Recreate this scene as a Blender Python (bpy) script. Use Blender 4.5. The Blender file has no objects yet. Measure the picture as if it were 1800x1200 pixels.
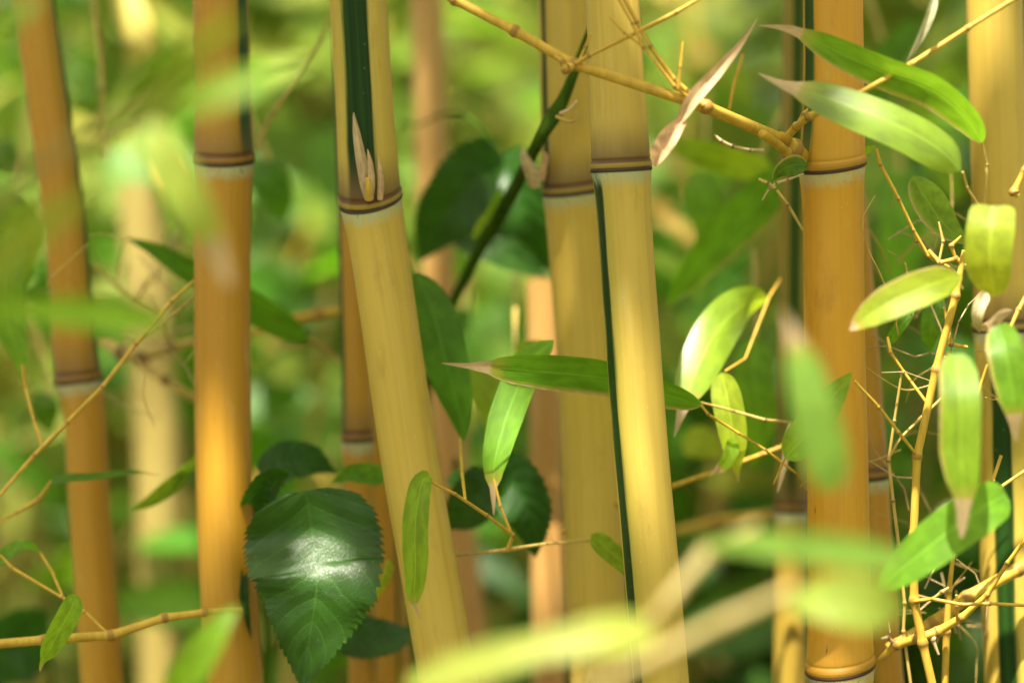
import bpy, math, random
import numpy as np
from mathutils import Vector, Matrix

# ------------------------------------------------------------------ camera, light, exposure
scn = bpy.context.scene
CAM_Z = 0.95
FOCUS = 1.365
cam_d = bpy.data.cameras.new("camera")
cam = bpy.data.objects.new("camera", cam_d)
scn.collection.objects.link(cam)
cam.location = (0, 0, CAM_Z)
cam.rotation_euler = (math.radians(90), 0, 0)
cam_d.sensor_width = 36
cam_d.lens = 100
cam_d.clip_start = 0.05
cam_d.clip_end = 500
cam_d.dof.use_dof = True
cam_d.dof.focus_distance = FOCUS
cam_d.dof.aperture_fstop = 2.8
scn.camera = cam

SUN = Vector((-0.13, -0.40, 0.91)).normalized()      # towards the sun: high, behind the camera
world = bpy.data.worlds.new("World")
scn.world = world
world.use_nodes = True
wn = world.node_tree
bg = wn.nodes["Background"]
sky = wn.nodes.new("ShaderNodeTexSky")
sky.sky_type = 'NISHITA'
sky.sun_disc = False
sky.sun_elevation = math.asin(SUN.z)
sky.sun_rotation = math.atan2(SUN.x, SUN.y)
sky.dust_density = 6.0
sky.air_density = 0.7
sky.ozone_density = 0.0
wn.links.new(sky.outputs[0], bg.inputs[0])
bg.inputs[1].default_value = 0.085
sun_d = bpy.data.lights.new("sun", 'SUN')
sun_d.energy = 5.0
sun_d.angle = math.radians(0.5)
sun_d.color = (1.0, 0.92, 0.78)
sun = bpy.data.objects.new("sun", sun_d)
scn.collection.objects.link(sun)
sun.rotation_euler = (-SUN).to_track_quat('-Z', 'Y').to_euler()
scn.view_settings.view_transform = 'Standard'
scn.view_settings.look = 'None'
scn.view_settings.exposure = 2.0
scn.view_settings.gamma = 1.0
scn.cycles.max_bounces = 8
scn.cycles.diffuse_bounces = 5
scn.cycles.transmission_bounces = 4
scn.cycles.glossy_bounces = 2
scn.cycles.sample_clamp_indirect = 6.0
scn.cycles.use_denoising = True

# ------------------------------------------------------------------ helpers
def S(d):
    return 0.36 * d / 1800.0                      # metres per photograph pixel at distance d
def P(px, py, d):
    return Vector(((px - 900) * S(d), d, CAM_Z + (600 - py) * S(d)))
def lerp(a, b, t):
    return a + (b - a) * t
def sstep(a, b, x):
    if a == b: return 1.0 if x >= a else 0.0
    t = max(0.0, min(1.0, (x - a) / (b - a)))
    return t * t * (3 - 2 * t)
def table(tb, u):
    if u <= tb[0][0]: return tb[0][1]
    for (a, x), (b, y) in zip(tb, tb[1:]):
        if u <= b: return lerp(x, y, (u - a) / (b - a))
    return tb[-1][1]
def catmull(pts, u):
    """point and tangent at u in 0..1 on a smooth curve through pts (even steps of chord length)"""
    n = len(pts)
    if n == 2:
        return pts[0].lerp(pts[1], u), (pts[1] - pts[0])
    L = [0.0]
    for a, b in zip(pts, pts[1:]): L.append(L[-1] + (b - a).length)
    s = u * L[-1]
    i = 0
    while i < n - 2 and s > L[i + 1]: i += 1
    t = (s - L[i]) / max(1e-9, L[i + 1] - L[i])
    p1, p2 = pts[i], pts[i + 1]
    p0 = pts[i - 1] if i > 0 else p1 * 2 - p2
    p3 = pts[i + 2] if i + 2 < n else p2 * 2 - p1
    def f(t):
        return 0.5 * ((2 * p1) + (p2 - p0) * t + (2 * p0 - 5 * p1 + 4 * p2 - p3) * t * t + (3 * p1 - p0 - 3 * p2 + p3) * t ** 3)
    e = 0.01
    return f(t), (f(min(1.0, t + e)) - f(max(0.0, t - e)))

def link_obj(name, me, parent=None, loc=None):
    o = bpy.data.objects.new(name, me)
    scn.collection.objects.link(o)
    if parent is not None: o.parent = parent
    if loc is not None: o.location = loc
    return o
def tag(o, label, cat, group=None, kind=None):
    o["label"] = label
    if cat: o["category"] = cat
    if group: o["group"] = group
    if kind: o["kind"] = kind
    return o
def thing(name, label, cat, loc, group=None):
    return tag(link_obj(name, None, None, loc), label, cat, group)
def world_origin(o):
    v = Vector((0, 0, 0))
    while o is not None:
        v = v + o.location; o = o.parent
    return v
def mesh_obj(name, V, F, mat, parent=None, attrs=None, smooth=True):
    """V in world space; parented meshes take the origin of their parent, top-level ones their first point"""
    org = world_origin(parent) if parent is not None else V[0].copy()
    me = bpy.data.meshes.new(name)
    me.from_pydata([tuple(v - org) for v in V], [], F)
    for an, (ty, data) in (attrs or {}).items():
        a = me.attributes.new(an, ty, 'POINT')
        if ty == 'FLOAT':
            a.data.foreach_set('value', data)
        else:
            a.data.foreach_set('vector', [c for v in data for c in v])
    if smooth:
        me.polygons.foreach_set('use_smooth', [True] * len(me.polygons))
    me.materials.append(mat)
    me.update()
    return link_obj(name, me, parent, None if parent is not None else org)

# ------------------------------------------------------------------ node helpers
class NT:
    def __init__(s, name):
        s.m = bpy.data.materials.new(name); s.m.use_nodes = True
        s.t = s.m.node_tree; s.t.nodes.clear()
        s.out = s.t.nodes.new("ShaderNodeOutputMaterial")
    def put(s, sock, v):
        if isinstance(v, bpy.types.NodeSocket): s.t.links.new(v, sock)
        elif v is not None:
            if sock.type == 'RGBA' and len(v) == 3: v = (*v, 1)
            sock.default_value = v
    def node(s, ty, ins=None, **props):
        n = s.t.nodes.new(ty)
        for k, v in props.items(): setattr(n, k, v)
        for k, v in (ins or {}).items(): s.put(n.inputs[k], v)
        return n
    def math(s, op, a, b=None, c=None):
        n = s.node("ShaderNodeMath", operation=op)
        for i, v in enumerate((a, b, c)):
            if v is not None: s.put(n.inputs[i], v)
        return n.outputs[0]
    def smooth(s, x, a, b, lo=0.0, hi=1.0):
        n = s.node("ShaderNodeMapRange", {0: x, 1: a, 2: b, 3: lo, 4: hi}, interpolation_type='SMOOTHSTEP')
        return n.outputs[0]
    def mix(s, f, a, b, bt='MIX'):
        n = s.node("ShaderNodeMix", data_type='RGBA', blend_type=bt)
        s.put(n.inputs[0], f); s.put(n.inputs[6], a); s.put(n.inputs[7], b)
        return n.outputs[2]
    def attr(s, name, out='Fac'):
        return s.node("ShaderNodeAttribute", attribute_name=name).outputs[out]
    def noise(s, vec, scale, detail=2.0, rough=0.5):
        return s.node("ShaderNodeTexNoise", {'Vector': vec, 'Scale': scale, 'Detail': detail, 'Roughness': rough}).outputs[0]
    def scale(s, vec, sc):
        return s.node("ShaderNodeVectorMath", {0: vec, 1: sc}, operation='MULTIPLY').outputs[0]
    def sep(s, vec):
        return s.node("ShaderNodeSeparateXYZ", {0: vec}).outputs
    def comb(s, x, y, z):
        return s.node("ShaderNodeCombineXYZ", {0: x, 1: y, 2: z}).outputs[0]
    def bump(s, h, strength, dist):
        return s.node("ShaderNodeBump", {'Height': h, 'Strength': strength, 'Distance': dist}).outputs[0]
    def pbr(s, col, rough, spec=0.4, normal=None, coat=0.0):
        n = s.node("ShaderNodeBsdfPrincipled", {'Base Color': col, 'Roughness': rough, 'Specular IOR Level': spec, 'Coat Weight': coat})
        if normal is not None: s.put(n.inputs['Normal'], normal)
        return n.outputs[0]
    def done(s, sh):
        s.t.links.new(sh, s.out.inputs[0]); return s.m

def culm_mat(name, a, b, tinge, groove, wax=(0.34, 0.38, 0.23), gw=0.36, scars=0.0, stain=(0.12, 0.07, 0.025), st_k=0.85, l2_k=0.85, streak_k=0.30):
    n = NT(name)
    dn = n.math('ADD', n.attr('dn'), n.math('MULTIPLY', n.math('LESS_THAN', n.attr('near'), 0.5), 9.0)); ga = n.attr('ga'); cc = n.attr('cc', 'Vector')
    streak = n.noise(n.scale(cc, (420, 420, 5)), 1.0, 4.0, 0.6)
    broad = n.noise(n.scale(cc, (38, 38, 7)), 1.0, 3.0)
    col = n.mix(n.smooth(broad, 0.3, 0.7), a, b)
    col = n.mix(n.math('MULTIPLY', n.smooth(streak, 0.42, 0.72), streak_k), col, tuple(c * 0.62 for c in a))
    blot = n.noise(n.scale(cc, (75, 75, 22)), 1.0, 5.0, 0.62)
    col = n.mix(n.math('MULTIPLY', n.smooth(blot, 0.56, 0.74), 0.38), col, (a[0] * 0.5, a[1] * 0.45, a[2] * 0.5))
    col = n.mix(n.math('MULTIPLY', n.smooth(blot, 0.42, 0.28), 0.22), col, (0.50, 0.42, 0.20))
    edge = n.noise(n.scale(cc, (260, 260, 14)), 1.0, 2.0)
    low = n.noise(n.scale(cc, (20, 20, 26)), 1.0, 2.0)
    gav = n.math('ADD', n.math('ADD', ga, n.math('MULTIPLY', n.math('SUBTRACT', edge, 0.5), 0.26)), n.math('MULTIPLY', n.math('SUBTRACT', low, 0.5), 0.14))
    gav = n.math('ADD', gav, n.math('MULTIPLY', n.math('SUBTRACT', streak, 0.5), 0.34))
    tg = n.math('MULTIPLY', n.smooth(gav, 0.95, 0.0), n.smooth(n.noise(n.scale(cc, (90, 90, 3)), 1.0, 2.0), 0.2, 0.75))
    col = n.mix(n.math('MULTIPLY', tg, 0.75), col, tinge)
    gcol = n.mix(n.smooth(streak, 0.35, 0.7), groove, tuple(c * 1.9 for c in groove))
    col = n.mix(n.smooth(gav, 0.10, -0.07), col, gcol)
    # waxy bloom right below each node
    wn_ = n.noise(n.scale(cc, (220, 220, 60)), 1.0, 4.0, 0.65)
    wm = n.math('MULTIPLY', n.smooth(n.math('ADD', dn, n.math('MULTIPLY', n.math('SUBTRACT', wn_, 0.5), 0.010)), -0.010, -0.002),
                n.math('LESS_THAN', dn, -0.0002))
    wspeck = n.smooth(n.noise(n.scale(cc, (700, 700, 260)), 1.0, 3.0, 0.7), 0.36, 0.60)
    wm = n.math('MULTIPLY', wm, n.math('MULTIPLY_ADD', wspeck, 0.45, 0.5))
    col = n.mix(wm, col, wax)
    gsp = n.smooth(n.noise(n.scale(cc, (330, 330, 330)), 1.0, 2.0), 0.66, 0.74)
    col = n.mix(n.math('MULTIPLY', n.math('MULTIPLY', gsp, wm), 0.8), col, (0.05, 0.045, 0.02))
    # brown stain above the ring
    st = n.math('MULTIPLY', n.smooth(n.math('ADD', dn, n.math('MULTIPLY', n.math('SUBTRACT', streak, 0.5), 0.012)), 0.026, 0.003), n.math('GREATER_THAN', dn, 0.0))
    col = n.mix(n.math('MULTIPLY', st, st_k), col, stain)
    # ridge: pale band between two dark lines
    rg = n.math('MULTIPLY', n.smooth(dn, 0.0006, 0.0014), n.smooth(dn, 0.0042, 0.0030))
    col = n.mix(n.math('MULTIPLY', rg, 0.8), col, tuple(c * 0.62 for c in a))
    l1 = n.math('MULTIPLY', n.smooth(dn, -0.0016, -0.0008), n.smooth(dn, 0.0013, 0.0004))
    l2 = n.math('MULTIPLY', n.smooth(dn, 0.0026, 0.0036), n.smooth(dn, 0.0066, 0.0046))
    col = n.mix(n.math('MULTIPLY', l1, 0.97), col, (0.028, 0.012, 0.006))
    col = n.mix(n.math('MULTIPLY', l2, l2_k), col, (0.07, 0.024, 0.008))
    # small specks and scratches
    sp = n.node("ShaderNodeTexVoronoi", {'Vector': n.scale(cc, (170, 170, 120)), 'Scale': 1.0}).outputs[0]
    col = n.mix(n.math('MULTIPLY', n.smooth(sp, 0.07, 0.03), 0.18), col, (0.75, 0.68, 0.42))
    if scars:
        sc = n.noise(n.scale(cc, (520, 520, 75)), 1.0, 2.0)
        sc2 = n.noise(n.scale(cc, (40, 40, 30)), 1.0, 1.0)
        sm = n.math('MULTIPLY', n.smooth(sc, 0.70, 0.76), n.smooth(sc2, 0.52, 0.62))
        col = n.mix(n.math('MULTIPLY', sm, scars), col, (0.10, 0.05, 0.015))
    rough = n.math('MULTIPLY_ADD', wm, 0.3, 0.48)
    bmp = n.bump(streak, 0.25, 0.0004)
    gm = n.smooth(gav, 0.05, -0.05)
    return n.done(n.pbr(col, rough, n.math('MULTIPLY_ADD', gm, -0.2, 0.32), bmp))

def leaf_mat(name, base, trans, rough=0.48, tw=0.45, spec=0.28, broad=False, dry=(0.42, 0.30, 0.17)):
    n = NT(name)
    uv = n.attr('luv', 'Vector'); lk = n.attr('lk', 'Vector'); tone = n.attr('tone')
    u, v, _ = n.sep(uv); tip, edge, rnd = n.sep(lk)
    av = n.math('ABSOLUTE', v)
    pos = n.comb(n.math('ADD', n.math('MULTIPLY', u, 5.0), n.math('MULTIPLY', rnd, 37.0)), v, rnd)
    big = n.noise(pos, 1.6, 3.0)
    fine = n.noise(n.scale(pos, (4, 6, 1)), 1.6, 4.0, 0.7)
    if broad:
        k = n.math('FRACT', n.math('MULTIPLY', n.math('SUBTRACT', u, n.math('MULTIPLY', av, 0.20)), 8.0))
        lat = n.math('ABSOLUTE', n.math('SUBTRACT', k, 0.5))
        vein = n.math('MAXIMUM', n.smooth(lat, 0.07, 0.0), n.smooth(av, 0.035, 0.0))
        tert = n.node("ShaderNodeTexVoronoi", {'Vector': n.scale(pos, (7, 14, 1)), 'Scale': 1.6}, feature='DISTANCE_TO_EDGE').outputs[0]
        h = n.math('ADD', n.math('MULTIPLY', lat, 1.2), n.math('MULTIPLY', n.smooth(tert, 0.0, 0.25), 0.10))
        bmp = n.bump(h, 0.55, 0.0012)
    else:
        vein = n.math('MULTIPLY', n.smooth(av, 0.07, 0.0), 0.8)
        w = n.math('SINE', n.math('MULTIPLY', v, 38.0))
        h = n.math('ADD', n.math('MULTIPLY', w, 0.5), n.math('MULTIPLY', vein, 2.0))
        bmp = n.bump(h, 0.25, 0.00025)
        vein = n.math('MAXIMUM', vein, n.math('MULTIPLY', n.smooth(w, 0.2, 1.0), 0.07))
    dm = n.smooth(n.math('ADD', u, n.math('MULTIPLY', n.math('SUBTRACT', fine, 0.5), 0.05)), n.math('SUBTRACT', tip, 0.012), n.math('ADD', tip, 0.012))
    yl = n.smooth(n.math('ADD', u, n.math('MULTIPLY', n.math('SUBTRACT', fine, 0.5), 0.10)), n.math('SUBTRACT', tip, 0.10), tip)
    sv = n.math('ADD', n.math('MULTIPLY', v, n.math('SIGN', edge)), n.math('MULTIPLY', n.math('SUBTRACT', fine, 0.5), 0.35))
    ae = n.math('ABSOLUTE', edge)
    em = n.math('MULTIPLY', n.smooth(sv, n.math('SUBTRACT', 1.0, ae), n.math('SUBTRACT', 1.06, n.math('MULTIPLY', ae, 0.6))), n.math('GREATER_THAN', ae, 0.01))
    ey = n.math('MULTIPLY', n.smooth(sv, n.math('SUBTRACT', 0.8, ae), n.math('SUBTRACT', 1.0, ae)), n.math('GREATER_THAN', ae, 0.01))
    dryc = n.mix(n.smooth(fine, 0.35, 0.65), dry, tuple(c * 1.35 for c in dry))
    yel = (0.36, 0.30, 0.05)
    def shade(c, yc, mulv):
        x = n.mix(n.smooth(big, 0.3, 0.7), tuple(k * 0.82 for k in c), tuple(k * 1.18 for k in c))
        x = n.mix(n.math('MULTIPLY', vein, 0.45 if broad else 1.0), x, tuple(min(1, k * mulv + 0.012) for k in c))
        hue = n.math('MULTIPLY', tone, n.math('MULTIPLY_ADD', rnd, 0.45, 0.80))
        x = n.mix(1.0, x, n.comb(hue, tone, n.math('MULTIPLY', tone, 0.95)), 'MULTIPLY')
        x = n.mix(n.math('MULTIPLY', n.math('MAXIMUM', yl, ey), 0.7), x, yc)
        spots = n.math('MULTIPLY', n.smooth(n.noise(n.scale(pos, (9, 9, 1)), 1.6, 2.0), 0.70, 0.76), 0.45)
        x = n.mix(spots, x, yc)
        return n.mix(n.math('MAXIMUM', dm, em), x, dryc)
    cb = shade(base, yel, 1.9)
    ct = shade(trans, (0.5, 0.42, 0.06), 1.25)
    bs = n.pbr(cb, rough, spec, bmp)
    tr = n.node("ShaderNodeBsdfTranslucent", {'Color': ct, 'Normal': bmp}).outputs[0]
    mx = n.node("ShaderNodeMixShader", {0: tw, 1: bs, 2: tr}).outputs[0]
    return n.done(mx)

def simple_mat(name, a, b, sc=300.0, rough=0.5, spec=0.3, ring=None, stretch=(1, 1, 0.2)):
    n = NT(name)
    co = n.node("ShaderNodeTexCoord").outputs['Object']
    f = n.noise(n.scale(co, stretch), sc, 4.0, 0.6)
    col = n.mix(n.smooth(f, 0.3, 0.7), a, b)
    if ring:
        nd = n.attr('nd')
        col = n.mix(n.math('MULTIPLY', nd, 0.75), col, ring)
    return n.done(n.pbr(col, rough, spec, n.bump(f, 0.3, 0.0006)))

YEL_A, YEL_B = (0.445, 0.305, 0.048), (0.485, 0.345, 0.066)
ORA_A, ORA_B = (0.66, 0.37, 0.055), (0.72, 0.44, 0.08)
M_yellow = culm_mat("yellow_culm", YEL_A, YEL_B, (0.29, 0.25, 0.030), (0.008, 0.026, 0.003))
M_amber = culm_mat("amber_culm", (0.37, 0.185, 0.013), (0.40, 0.21, 0.018), (0.24, 0.18, 0.018), (0.014, 0.040, 0.004), st_k=0.62)
M_orange = culm_mat("orange_culm", (0.48, 0.235, 0.014), (0.52, 0.27, 0.020), (0.38, 0.24, 0.02), (0.016, 0.045, 0.004), scars=0.9, gw=0.42, st_k=0.25, l2_k=0.12, streak_k=0.22, stain=(0.42, 0.24, 0.05), wax=(0.40, 0.38, 0.22))
M_green = culm_mat("greenish_culm", (0.30, 0.19, 0.025), (0.27, 0.19, 0.025), (0.14, 0.19, 0.03), (0.026, 0.055, 0.006), gw=0.9)
M_pale_culm = culm_mat("pale_culm", (0.25, 0.19, 0.05), (0.30, 0.24, 0.075), (0.26, 0.24, 0.06), (0.03, 0.05, 0.01))
M_rust = culm_mat("rusty_culm", (0.38, 0.20, 0.055), (0.43, 0.26, 0.085), (0.50, 0.30, 0.06), (0.06, 0.10, 0.02), gw=0.2)
L_green = leaf_mat("bamboo_leaf_green", (0.085, 0.180, 0.010), (0.34, 0.56, 0.022))
L_deep = leaf_mat("bamboo_leaf_deep_green", (0.040, 0.110, 0.006), (0.15, 0.31, 0.010))
L_pale = leaf_mat("bamboo_leaf_pale", (0.15, 0.25, 0.016), (0.55, 0.68, 0.04), tw=0.5)
L_gloss = leaf_mat("bamboo_leaf_glossy", (0.10, 0.20, 0.013), (0.36, 0.58, 0.025), rough=0.30, spec=0.6, tw=0.4)
L_broad = leaf_mat("broad_leaf_dark", (0.017, 0.062, 0.003), (0.05, 0.18, 0.005), rough=0.42, spec=0.42, tw=0.25, broad=True)
L_broad_light = leaf_mat("broad_leaf_light", (0.06, 0.17, 0.025), (0.18, 0.40, 0.03), rough=0.40, tw=0.4, broad=True)
L_sheen = leaf_mat("bamboo_leaf_sheen", (0.10, 0.20, 0.013), (0.34, 0.56, 0.025), rough=0.33, spec=0.75, tw=0.35)
L_near = leaf_mat("bamboo_leaf_yellowish", (0.20, 0.29, 0.05), (0.50, 0.66, 0.10), tw=0.5, spec=0.3)
L_canopy = leaf_mat("added_canopy_leaf", (0.10, 0.17, 0.012), (0.50, 0.58, 0.05), tw=0.6)
L_back = leaf_mat("background_leaf", (0.098, 0.140, 0.024), (0.32, 0.40, 0.06), tw=0.45, spec=0.08)
L_cream = leaf_mat("cream_reed_blade", (0.46, 0.42, 0.22), (0.50, 0.46, 0.22), tw=0.35, spec=0.15)
L_backpale = leaf_mat("background_pale_leaf", (0.13, 0.168, 0.036), (0.36, 0.42, 0.08), tw=0.45, spec=0.08)
L_dead = leaf_mat("dry_leaf", (0.46, 0.36, 0.22), (0.50, 0.38, 0.23), rough=0.6, tw=0.3, dry=(0.6, 0.46, 0.32))
L_straw = leaf_mat("straw_leaf", (0.55, 0.38, 0.10), (0.62, 0.44, 0.12), rough=0.6, tw=0.35)
M_twig = simple_mat("yellow_twig", (0.38, 0.23, 0.024), (0.50, 0.32, 0.045), ring=(0.20, 0.10, 0.025))
M_twig_dull = simple_mat("dull_twig", (0.34, 0.23, 0.06), (0.46, 0.33, 0.09), ring=(0.09, 0.04, 0.015))
M_twig_green = simple_mat("green_stem", (0.024, 0.055, 0.004), (0.05, 0.095, 0.006), rough=0.8, spec=0.08, ring=(0.03, 0.07, 0.015))
M_twig_dead = simple_mat("dead_twig", (0.30, 0.20, 0.10), (0.46, 0.34, 0.17), ring=(0.07, 0.035, 0.018))
M_sheath_near = simple_mat("pale_tan_twig", (0.20, 0.155, 0.040), (0.27, 0.21, 0.07))
M_sheath = simple_mat("dry_sheath", (0.50, 0.32, 0.17), (0.68, 0.50, 0.32), sc=200, rough=0.65, stretch=(1, 1, 0.15))

# ------------------------------------------------------------------ bamboo culm
def node_flare(dn, k):
    f = 1.0
    if dn < 0:
        f += 0.11 * k * math.exp(dn / 0.010)
    else:
        f += 0.10 * k * math.exp(-dn / 0.022)
    f += 0.035 * math.exp(-((dn - 0.0022) / 0.0014) ** 2)      # the ridge
    f -= 0.030 * math.exp(-((dn - 0.0047) / 0.0008) ** 2)      # crease above it
    f += 0.020 * math.exp(-((dn + 0.0004) / 0.0006) ** 2) if dn > -0.0012 else 0.0   # sheath scar lip
    return f
def culm(path, width, d, nodes, grooves, mat, label, group="yellow bamboo culms", top=2.75, flare=1.0, gdepth=0.10, gw=0.36, name="bamboo_culm", tilt=(0.0, 0.08)):
    """path: photo points of the axis, top to bottom; nodes: photo heights of the visible nodes, top to bottom;
    grooves: facing of the groove for each internode, top first (0 towards the camera, + right)"""
    pts = [P(x, y, d) for x, y in path]
    up = (pts[0] - pts[1]).normalized(); dnv = (pts[-1] - pts[-2]).normalized()
    topp = pts[0] + up * ((top - pts[0].z) / up.z)
    base = pts[-1] + dnv * ((-0.03 - pts[-1].z) / dnv.z)
    pts = [base] + pts[::-1] + [topp]                       # bottom -> top
    zs = [p.z for p in pts]
    def at(z):
        i = 0
        while i < len(pts) - 2 and z > zs[i + 1]: i += 1
        p1, p2 = pts[i], pts[i + 1]
        t = (z - p1.z) / (p2.z - p1.z)
        p0 = pts[i - 1] if i > 0 else p1 * 2 - p2
        p3 = pts[i + 2] if i + 2 < len(pts) else p2 * 2 - p1
        def sl(a, b): return (b - a) / (b.z - a.z)
        m1 = sl(p0, p2); m2 = sl(p1, p3); h = p2.z - p1.z
        t2, t3 = t * t, t ** 3
        q = p1 * (2 * t3 - 3 * t2 + 1) + m1 * h * (t3 - 2 * t2 + t) + p2 * (-2 * t3 + 3 * t2) + m2 * h * (t3 - t2)
        return Vector((q.x, q.y, z))
    vis = sorted(CAM_Z + (600 - y) * S(d) for y in nodes)
    gap = 0.34
    lo = [vis[0] - gap * k for k in range(1, 6) if vis[0] - gap * k > 0.02] if vis else []
    hi = [vis[-1] + gap * 1.05 * k for k in range(1, 12) if vis[-1] + gap * 1.05 * k < top - 0.05] if vis else []
    alln = sorted(lo + vis + hi)
    R0 = width * S(d) / 2
    rt = thing(name, label, "bamboo", at(0.0), group)
    # ring heights
    hs = set()
    z = -0.03
    while z < top: hs.add(round(z, 5)); z += 0.012
    hs.add(top)
    for nz in alln:
        near = any(abs(nz - v) < 1e-6 for v in vis)
        offs = [-0.03, -0.02, -0.014, -0.010, -0.007, -0.005, -0.0035, -0.0025, -0.0015, -0.0010, -0.0006, -0.0002, 0.0002, 0.0006, 0.001, 0.0014, 0.0018, 0.0022, 0.0026, 0.003, 0.0034, 0.0038, 0.0042, 0.0046, 0.005, 0.0055, 0.0065, 0.008, 0.010, 0.013, 0.017, 0.022, 0.028, 0.035]
        if not near: offs = [-0.02, -0.008, -0.002, -0.0006, 0.0006, 0.0022, 0.0047, 0.008, 0.02]
        hs -= {h for h in hs if -0.03 < h - nz < 0.035}
        hs |= {round(nz + o, 5) for o in offs}
    hs = sorted(h for h in hs if -0.03 <= h <= top)
    NS = 44
    def groove_of(z):
        g = groove_raw(z)
        return g if isinstance(g, tuple) else (g, gw)
    def groove_raw(z):
        k = sum(1 for v in alln if v < z)                   # internode index from the bottom
        kv = k - len(lo)
        g = list(reversed(grooves))
        if 0 <= kv < len(g): return g[kv]
        e = g[0] if kv < 0 else g[-1]
        e = e[0] if isinstance(e, tuple) else e
        return e + math.pi * (kv % 2) if kv < 0 else e + math.pi * ((kv - len(g) + 1) % 2)
    def ring(z, above_of=None):
        p = at(z); t = (at(z + 0.004) - at(z - 0.004)).normalized()
        dn = min((z - v for v in alln), key=abs) if alln else 1.0
        g, gwz = groove_of(z)
        X = Vector((1, 0, 0)); X = (X - t * X.dot(t)).normalized(); Y = t.cross(X)
        tap = 1.0 - 0.10 * (z - CAM_Z)
        V, GA, CC = [], [], []
        for k in range(NS):
            a = 2 * math.pi * k / NS                        # 0 = towards the camera
            dirv = X * math.sin(a) - Y * math.cos(a)
            da = abs((a - g + math.pi) % (2 * math.pi) - math.pi)
            r = R0 * tap * node_flare(dn, flare)
            fade = sstep(0.0, 0.02, dn) if dn > 0 else sstep(0.0, 0.012, -dn)
            r *= 1 - gdepth * fade * math.exp(-(da / (gwz * 1.15)) ** 4)
            V.append(p + dirv * r + Vector((0, 0, (tilt[0] * dirv.x + tilt[1] * dirv.y) * r * math.exp(-(dn / 0.03) ** 2)))); GA.append(da - gwz)
            CC.append((math.sin(a) * R0 + path[0][0] * 0.01, math.cos(a) * R0, z))
        return V, GA, CC, dn
    def piece(nm, hh):
        V, GA, CC, DN, NE = [], [], [], [], []
        for z in hh:
            v, ga, cc, dn = ring(z)
            V += v; GA += ga; CC += cc; DN += [dn] * NS; NE += [1.0 if abs(dn) < 0.06 else 0.0] * NS
        F = []
        for i in range(len(hh) - 1):
            for k in range(NS):
                a, b = i * NS + k, i * NS + (k + 1) % NS
                F.append((a, b, b + NS, a + NS))
        return mesh_obj(nm, V, F, mat, rt, {'ga': ('FLOAT', GA), 'dn': ('FLOAT', DN), 'near': ('FLOAT', NE), 'cc': ('FLOAT_VECTOR', CC)})
    cuts = []
    for nz in vis:
        b0 = max(h for h in hs if h <= nz - 0.0015 + 1e-5); b1 = min(h for h in hs if h >= nz + 0.0055 - 1e-5)
        cuts.append((b0, b1))
    start = hs[0]
    for b0, b1 in cuts:
        piece("internode", [h for h in hs if start <= h <= b0])
        piece("node", [h for h in hs if b0 <= h <= b1])
        start = b1
    piece("internode", [h for h in hs if h >= start])
    return rt

# ------------------------------------------------------------------ twigs
def tube(name, pts, mat, parent=None, nodes=True, smooth=False, swell=0.30, label=None, ns=12):
    """pts: (px, py, d, radius_px); straight between points with swollen joints, or smooth"""
    W = [P(x, y, d) for x, y, d, r in pts]; R = [r * S(d) * (0.74 if r < 6.6 else 0.92) for x, y, d, r in pts]
    rings = []
    if smooth:
        L = [0.0]
        for a, b in zip(W, W[1:]): L.append(L[-1] + (b - a).length)
        N = max(8, 7 * (len(W) - 1))
        rs = [(l / L[-1], r) for l, r in zip(L, R)]
        for i in range(N + 1):
            u = i / N
            p, t = catmull(W, u)
            rings.append((p, table(rs, u), 0.0, t.normalized()))
    else:
        for i in range(len(W) - 1):
            a, b = W[i], W[i + 1]; L = (b - a).length; r0 = (R[i] + R[i + 1]) / 2
            offs = sorted({0.0, *[min(0.5 * L, k * r0) for k in (0.25, 0.5, 0.9, 1.5, 2.5)]})
            us = [o / L for o in offs] + [1 - o / L for o in reversed(offs) if o < 0.5 * L]
            for u in us:
                if i > 0 and u == 0.0: continue
                s = min(u, 1 - u) * L
                endn = (i == 0 and u < 0.5) or (i == len(W) - 2 and u > 0.5)
                sw = 0.0 if (endn or not nodes) else swell * math.exp(-(s / (0.9 * r0)) ** 2)
                rr = lerp(R[i], R[i + 1], u)
                t = (b - a).normalized()
                if u == 1.0 and i < len(W) - 2: t = (t + (W[i + 2] - b).normalized()).normalized()
                rings.append((a.lerp(b, u), rr * (1 + sw), 1.0 if (sw > swell * 0.6) else 0.0, t))
    V, ND, F = [], [], []
    ref = Vector((0.13, -1, 0.21)).normalized()
    for p, r, nd, t in rings:
        X = (ref - t * ref.dot(t)).normalized(); Y = t.cross(X)
        for k in range(ns):
            a = 2 * math.pi * k / ns
            V.append(p + (X * math.cos(a) + Y * math.sin(a)) * r); ND.append(nd)
    m = len(rings)
    for i in range(m - 1):
        for k in range(ns):
            a, b = i * ns + k, i * ns + (k + 1) % ns
            F.append((a, b, b + ns, a + ns))
    F.append(tuple(range(ns - 1, -1, -1))); F.append(tuple((m - 1) * ns + k for k in range(ns)))
    o = mesh_obj(name, V, F, mat, parent, {'nd': ('FLOAT', ND)})
    if label: o["label"] = label
    return o

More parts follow.
